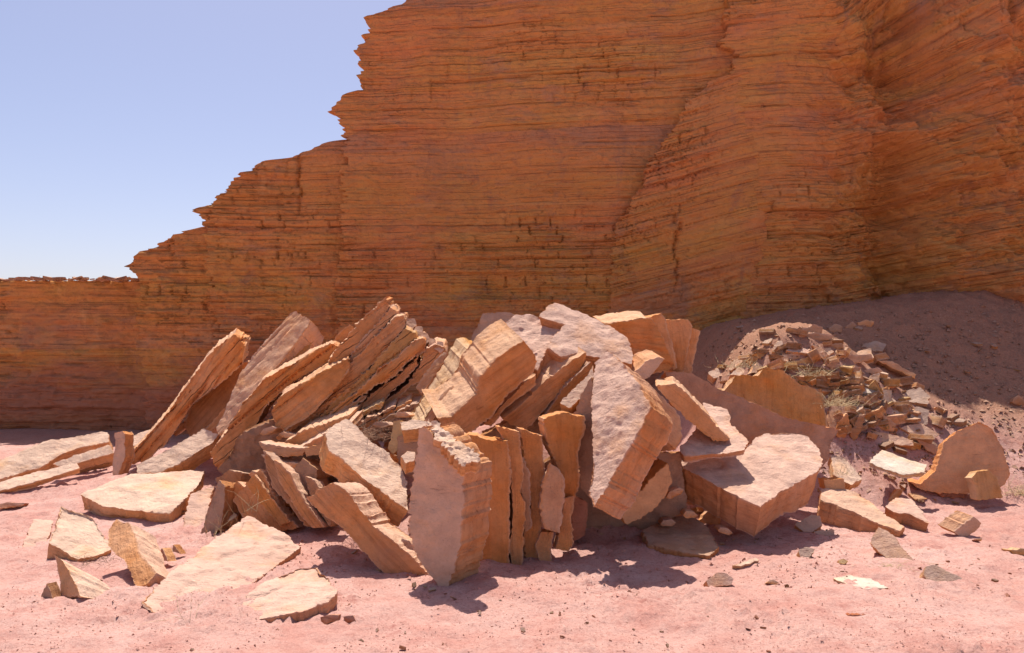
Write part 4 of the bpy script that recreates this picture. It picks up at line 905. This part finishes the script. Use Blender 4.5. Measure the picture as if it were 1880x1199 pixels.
MARKS = [('flat lit slab capping the rubble', 1478, 638), ('long thin slab at the rubble top', 1648, 678), ('white topped slab in the rubble', 1575, 712), ('diamond shaped slab in the rubble', 1643, 753),
         ('long brick shaped slab', 1630, 804), ('ochre slab behind the pile', 1430, 730), ('fan shaped standing slab', 1770, 840), ('shaded stones high on the talus', 1540, 600), ('bright white flat slab', 1650, 855),
         ('large block with sharp front corner', 1400, 880), ('low dark fronted slab', 1570, 930), ('small square block at right', 1778, 968), ('grey striped rock at lower right', 1735, 1062), ('tilted rounded rock at right', 1640, 1005),
         ('brick red clod in the foreground', 1578, 1134), ('pinkish stone below the big shadow', 1320, 1065), ('tall pitted upright slab', 820, 930), ('wedge of pale slab in the foreground', 510, 1090), ('huge flat half buried slab', 390, 1050),
         ('pointed pale stone at lower left', 120, 1060), ('leaning stack of slabs', 680, 690), ('dark hollow left of centre', 510, 890), ('thick two layered slab', 680, 980), ('standing row of slabs', 990, 900), ('biggest leaning slab', 1140, 800)]
def near(px, py): return min(MARKS, key=lambda m: (m[1] - px) ** 2 + 2 * (m[2] - py) ** 2)[0]
pal = [TAN, PALE, ORANGE, OCHRE, BROWN, GREY, TAN, BROWN]
for k in range(230):          # rubble on the talus, thickest along its crest
    t = random.random()
    if k < 175:
        px = random.gauss(1555, 85); py = 665 + (px - 1420) * 0.45 + random.gauss(0, 38)
        py = max(605 + 0.1 * abs(px - 1500), py)
    else:
        px = random.uniform(1300, 1870); py = random.uniform(600, 800)
    if px < 1300 or px > 1875 or py > 830: continue
    P = G(px, py)
    if P[1] > 12.0: continue
    cl = random.choice(pal)
    loose(P + np.array([0, 0, .02]), random.choice([.12, .16, .2, .26, .34]) if k < 175 else random.choice([.06, .08, .12]), cl, f'small {CNAME[cl]} stone in the rubble nearest the {near(px, py)}', 'broken stones on the talus', 'rubble_stone')
for k in range(70):           # chips at the foot of the rubble and the large block
    px = random.uniform(1500, 1760); py = random.uniform(830, 930)
    cl = random.choice([PINK, TAN, ORANGE, PALE])
    loose(G(px, py), random.choice([.04, .06, .08, .11]), cl, f'small {CNAME[cl]} stone chip on the sand nearest the {near(px, py)}', 'stone chips below the rubble', 'stone_chip')
for k in range(90):           # fill under and between the pile's slabs
    px = random.uniform(440, 1290) if k < 60 else random.uniform(440, 760); py = 0
    Y = random.uniform(7.0, 7.6) if k < 60 else random.uniform(6.9, 8.0); X_ = (px - CX) / F * Y
    z = float(gh(X_, Y))
    cl = random.choice([TAN, ORANGE, BROWN]); py = HZ + (CAMH - z) / Y * F
    loose((X_, Y, z + .05), random.choice([.15, .2, .3]), cl, f'shaded {CNAME[cl]} stone filling a gap behind the {near(px, py)}', 'stones filling the pile', 'gap_stone')
for k in range(95):           # broken bits round the foot of the pile
    if k < 45: px, py = random.uniform(330, 580), random.uniform(885, 985)
    elif k < 65: px, py = random.uniform(560, 800), random.uniform(1000, 1085)
    else: px, py = random.uniform(1060, 1560), random.uniform(950, 1030)
    cl = random.choice([TAN, ORANGE, PALE, BROWN])
    loose(G(px, py), random.choice([.03, .05, .07, .1, .14] if k < 45 else [.02, .03, .05, .07]), cl, f'small broken {CNAME[cl]} bit at the foot of the {near(px, py)}', 'broken bits at the foot of the pile', 'stone_chip')
for k in range(46):           # left rim of the far wall
    x = -9.65 + k * 0.066 + random.uniform(-.05, .05)
    loose((x, 14.55 + random.uniform(-.15, .3), CAMH + (HZ - 514) / F * 14.6 + .015), random.choice([.12, .2, .3]), random.choice([PALE, PINK, TAN]), 'pale stone lying along the rim of the low cliff at far left', 'stones along the left rim', 'rim_stone', tilt=.15, flat=.6)
for k in range(150):          # clods on the sand
    px = random.uniform(0, 1880); py = random.choice([random.uniform(1085, 1199), random.uniform(1000, 1199)])
    if 230 < px < 640 and py < 1150: continue
    if 540 < px < 1090 and py < 1085: continue
    if px < 1620 and py < 1040: continue
    if k > 110: px = random.gauss(1760, 60); py = random.gauss(1030, 22)
    P = G(px, py)
    cl = random.choice([RED, RED, PINK, BROWN])
    loose(P + np.array([0, 0, .003]), random.choice([.015, .02, .025, .03, .05]), cl, f'small {CNAME[cl]} clod on the open sand nearest the {near(px, py)}', 'clods on the foreground sand', 'clod')

# gravel nobody could count
rng = np.random.RandomState(12)
base = np.array([[1, 0, 0], [-.5, .8, 0], [-.6, -.7, 0], [.1, .05, .7], [0.2, .6, .35]])
bf = np.array([[0, 1, 3], [1, 2, 3], [2, 0, 3], [0, 4, 1], [4, 3, 1], [0, 3, 4]])
def gravel(name, label, N, pxr, pyr, s0, s1, mat, cond):
    vs, fs = [], []; c = 0
    px = rng.uniform(*pxr, N); py = rng.uniform(*pyr, N)
    ok = cond(px, py); px, py = px[ok], py[ok]; N = len(px)
    rx, rz = (px - CX) / F, -(py - HZ) / F
    t0 = np.full(N, 3.0); hit = np.zeros(N, bool)
    for tt in np.arange(3.0, 15.0, 0.03):
        h = gh(rx * tt, np.full(N, tt)) ; now = ~hit & (CAMH + rz * tt < h)
        t0[now] = tt; hit |= now
    P = np.stack([rx * t0, t0], 1)[hit]; N = len(P)
    z = gh_full(P[:, 0], P[:, 1])
    s_ = s0 * (s1 / s0) ** (rng.rand(N) ** 2)
    th = rng.rand(N) * 6.28; cs, sn = np.cos(th)[:, None], np.sin(th)[:, None]
    v = base[None] * rng.uniform(.6, 1.3, (N, 1, 3)) * s_[:, None, None]
    vx = v[:, :, 0] * cs - v[:, :, 1] * sn + P[:, :1]; vy = v[:, :, 0] * sn + v[:, :, 1] * cs + P[:, 1:]
    vs = [np.stack([vx, vy, v[:, :, 2] + z[:, None]], -1).reshape(-1, 3)]
    fs = [(bf[None] + 5 * np.arange(N)[:, None, None]).reshape(-1, 3)]
    ob = mesh_object(name, np.concatenate(vs), np.concatenate(fs), mat, False)
    tag(ob, label, None, None, 'stuff')
gravel('gravel', 'fine red gravel and grit strewn over the sand', 15000, (-40, 1920), (900, 1205), .003, .010, M_CLOD, lambda a, b: pn(np.stack([a * .006, b * .012, 0 * a + 3.0], 1)) > -0.12)
gravel('crumbs', 'stone crumbs banked against the foot of the pile', 1500, (520, 1560), (965, 1105), .006, .024, M_CLOD, lambda a, b: b < 1105 - abs(a - 1000) * .09 + 40 * pn(np.stack([a * .02, b * .02, 0 * a + 1.0], 1)))
gravel('talus_gravel', 'fine stone chips strewn over the shaded talus', 5000, (1290, 1900), (560, 880), .008, .045, M_TALUS, lambda a, b: b > 560 + (1880 - a) * .05)

# ------------------------------------------------------------------ dry brush and grass
def tuft(name, label, P, N, L, mat, spread, up, r=0.0025, seed=1, droop=.5, cat='dry brush', size=(.1, .1)):
    g = np.random.RandomState(seed); vs, fs = [], []; c = 0
    for k in range(N):
        p = np.array(P, float) + np.array([g.normal() * size[0], g.normal() * size[1], 0])
        d = np.array([g.normal() * spread, g.normal() * spread, up * (0.4 + g.rand())]); d /= np.linalg.norm(d)
        l = L * g.uniform(.4, 1.1); m = 6; pts = [p]
        for j in range(m):
            d = d + np.array([g.normal() * .22, g.normal() * .22, g.normal() * .2 - droop * .12]); d /= np.linalg.norm(d)
            p = p + d * l / m; pts.append(p)
        for j, q in enumerate(pts):
            rr = r * (1 - .7 * j / m)
            for a in (0, 2.1, 4.2):
                vs.append(q + np.array([math.cos(a) * rr, math.sin(a) * rr * .7, math.sin(a) * rr * .7]))
        for j in range(m):
            for a in range(3):
                fs.append([c + j * 3 + a, c + j * 3 + (a + 1) % 3, c + j * 3 + 3 + (a + 1) % 3, c + j * 3 + 3 + a])
        c += 3 * (m + 1)
    ob = mesh_object(name, np.array(vs), np.array(fs), mat, True)
    tag(ob, label, cat)
tuft('dry_brush', 'tangle of dead brown twigs caught in the hollow of the pile', at(690, 800, 6.85), 260, .38, M_TWIG, .9, .35, .0028, 1, .6, size=(.2, .1))
tuft('grass_tuft', 'dry straw tuft in the rubble right of the ochre slab', at(1535, 745, 8.3), 110, .22, M_STRAW, .7, .8, .003, 2, .8, 'grass', (.09, .06))
tuft('grass_tuft', 'straw tuft on the crest of the rubble', at(1490, 690, 9.0), 60, .25, M_STRAW, .7, .7, .003, 3, .7, 'grass', (.12, .06))
tuft('grass_tuft', 'pale straw tuft behind the ochre slab', at(1368, 675, 9.2), 60, .2, M_STRAW, .7, .8, .003, 8, .7, 'grass', (.12, .06))
tuft('grass_tuft', 'dry grass clump at the right edge beside the standing stone', G(1865, 908), 110, .32, M_STRAW, .8, .6, .003, 4, .9, 'grass', (.1, .06))
tuft('grass_tuft', 'flattened straw in front of the tilted rounded rock', G(1650, 1040), 60, .14, M_STRAW, 1.0, .25, .0018, 5, .6, 'grass', (.14, .05))
tuft('grass_tuft', 'sparse dry straw left of the rough dark upright chunk', G(405, 985), 14, .35, M_STRAW, .6, .9, .0022, 6, .6, 'grass', (.06, .05))
tuft('dry_brush', 'low twiggy scrub beside the speckled narrow slab', G(175, 1030), 50, .14, M_TWIG, .9, .4, .002, 7, .5, size=(.12, .05))
tuft('grass_tuft', 'two thin straws curving up from the huge flat slab', G(350, 1150), 4, .42, M_STRAW, .25, 1.0, .0018, 9, .2, 'grass', (.02, .02))
tuft('grass_tuft', 'thin straws in front of the shaded slab in the hollow', at(455, 940, 6.5), 6, .4, M_STRAW, .5, .9, .0022, 10, .3, 'grass', (.05, .03))
tuft('grass_tuft', 'straw caught right of the large block', at(1540, 870, 7.5), 30, .12, M_STRAW, .9, .6, .002, 11, .6, 'grass', (.06, .04))
tuft('dry_brush', 'low scrub on the left cliff rim', (-7.7, 14.8, 2.85), 70, .14, M_TWIG, .8, .6, .004, 12, .4, size=(.9, .12))
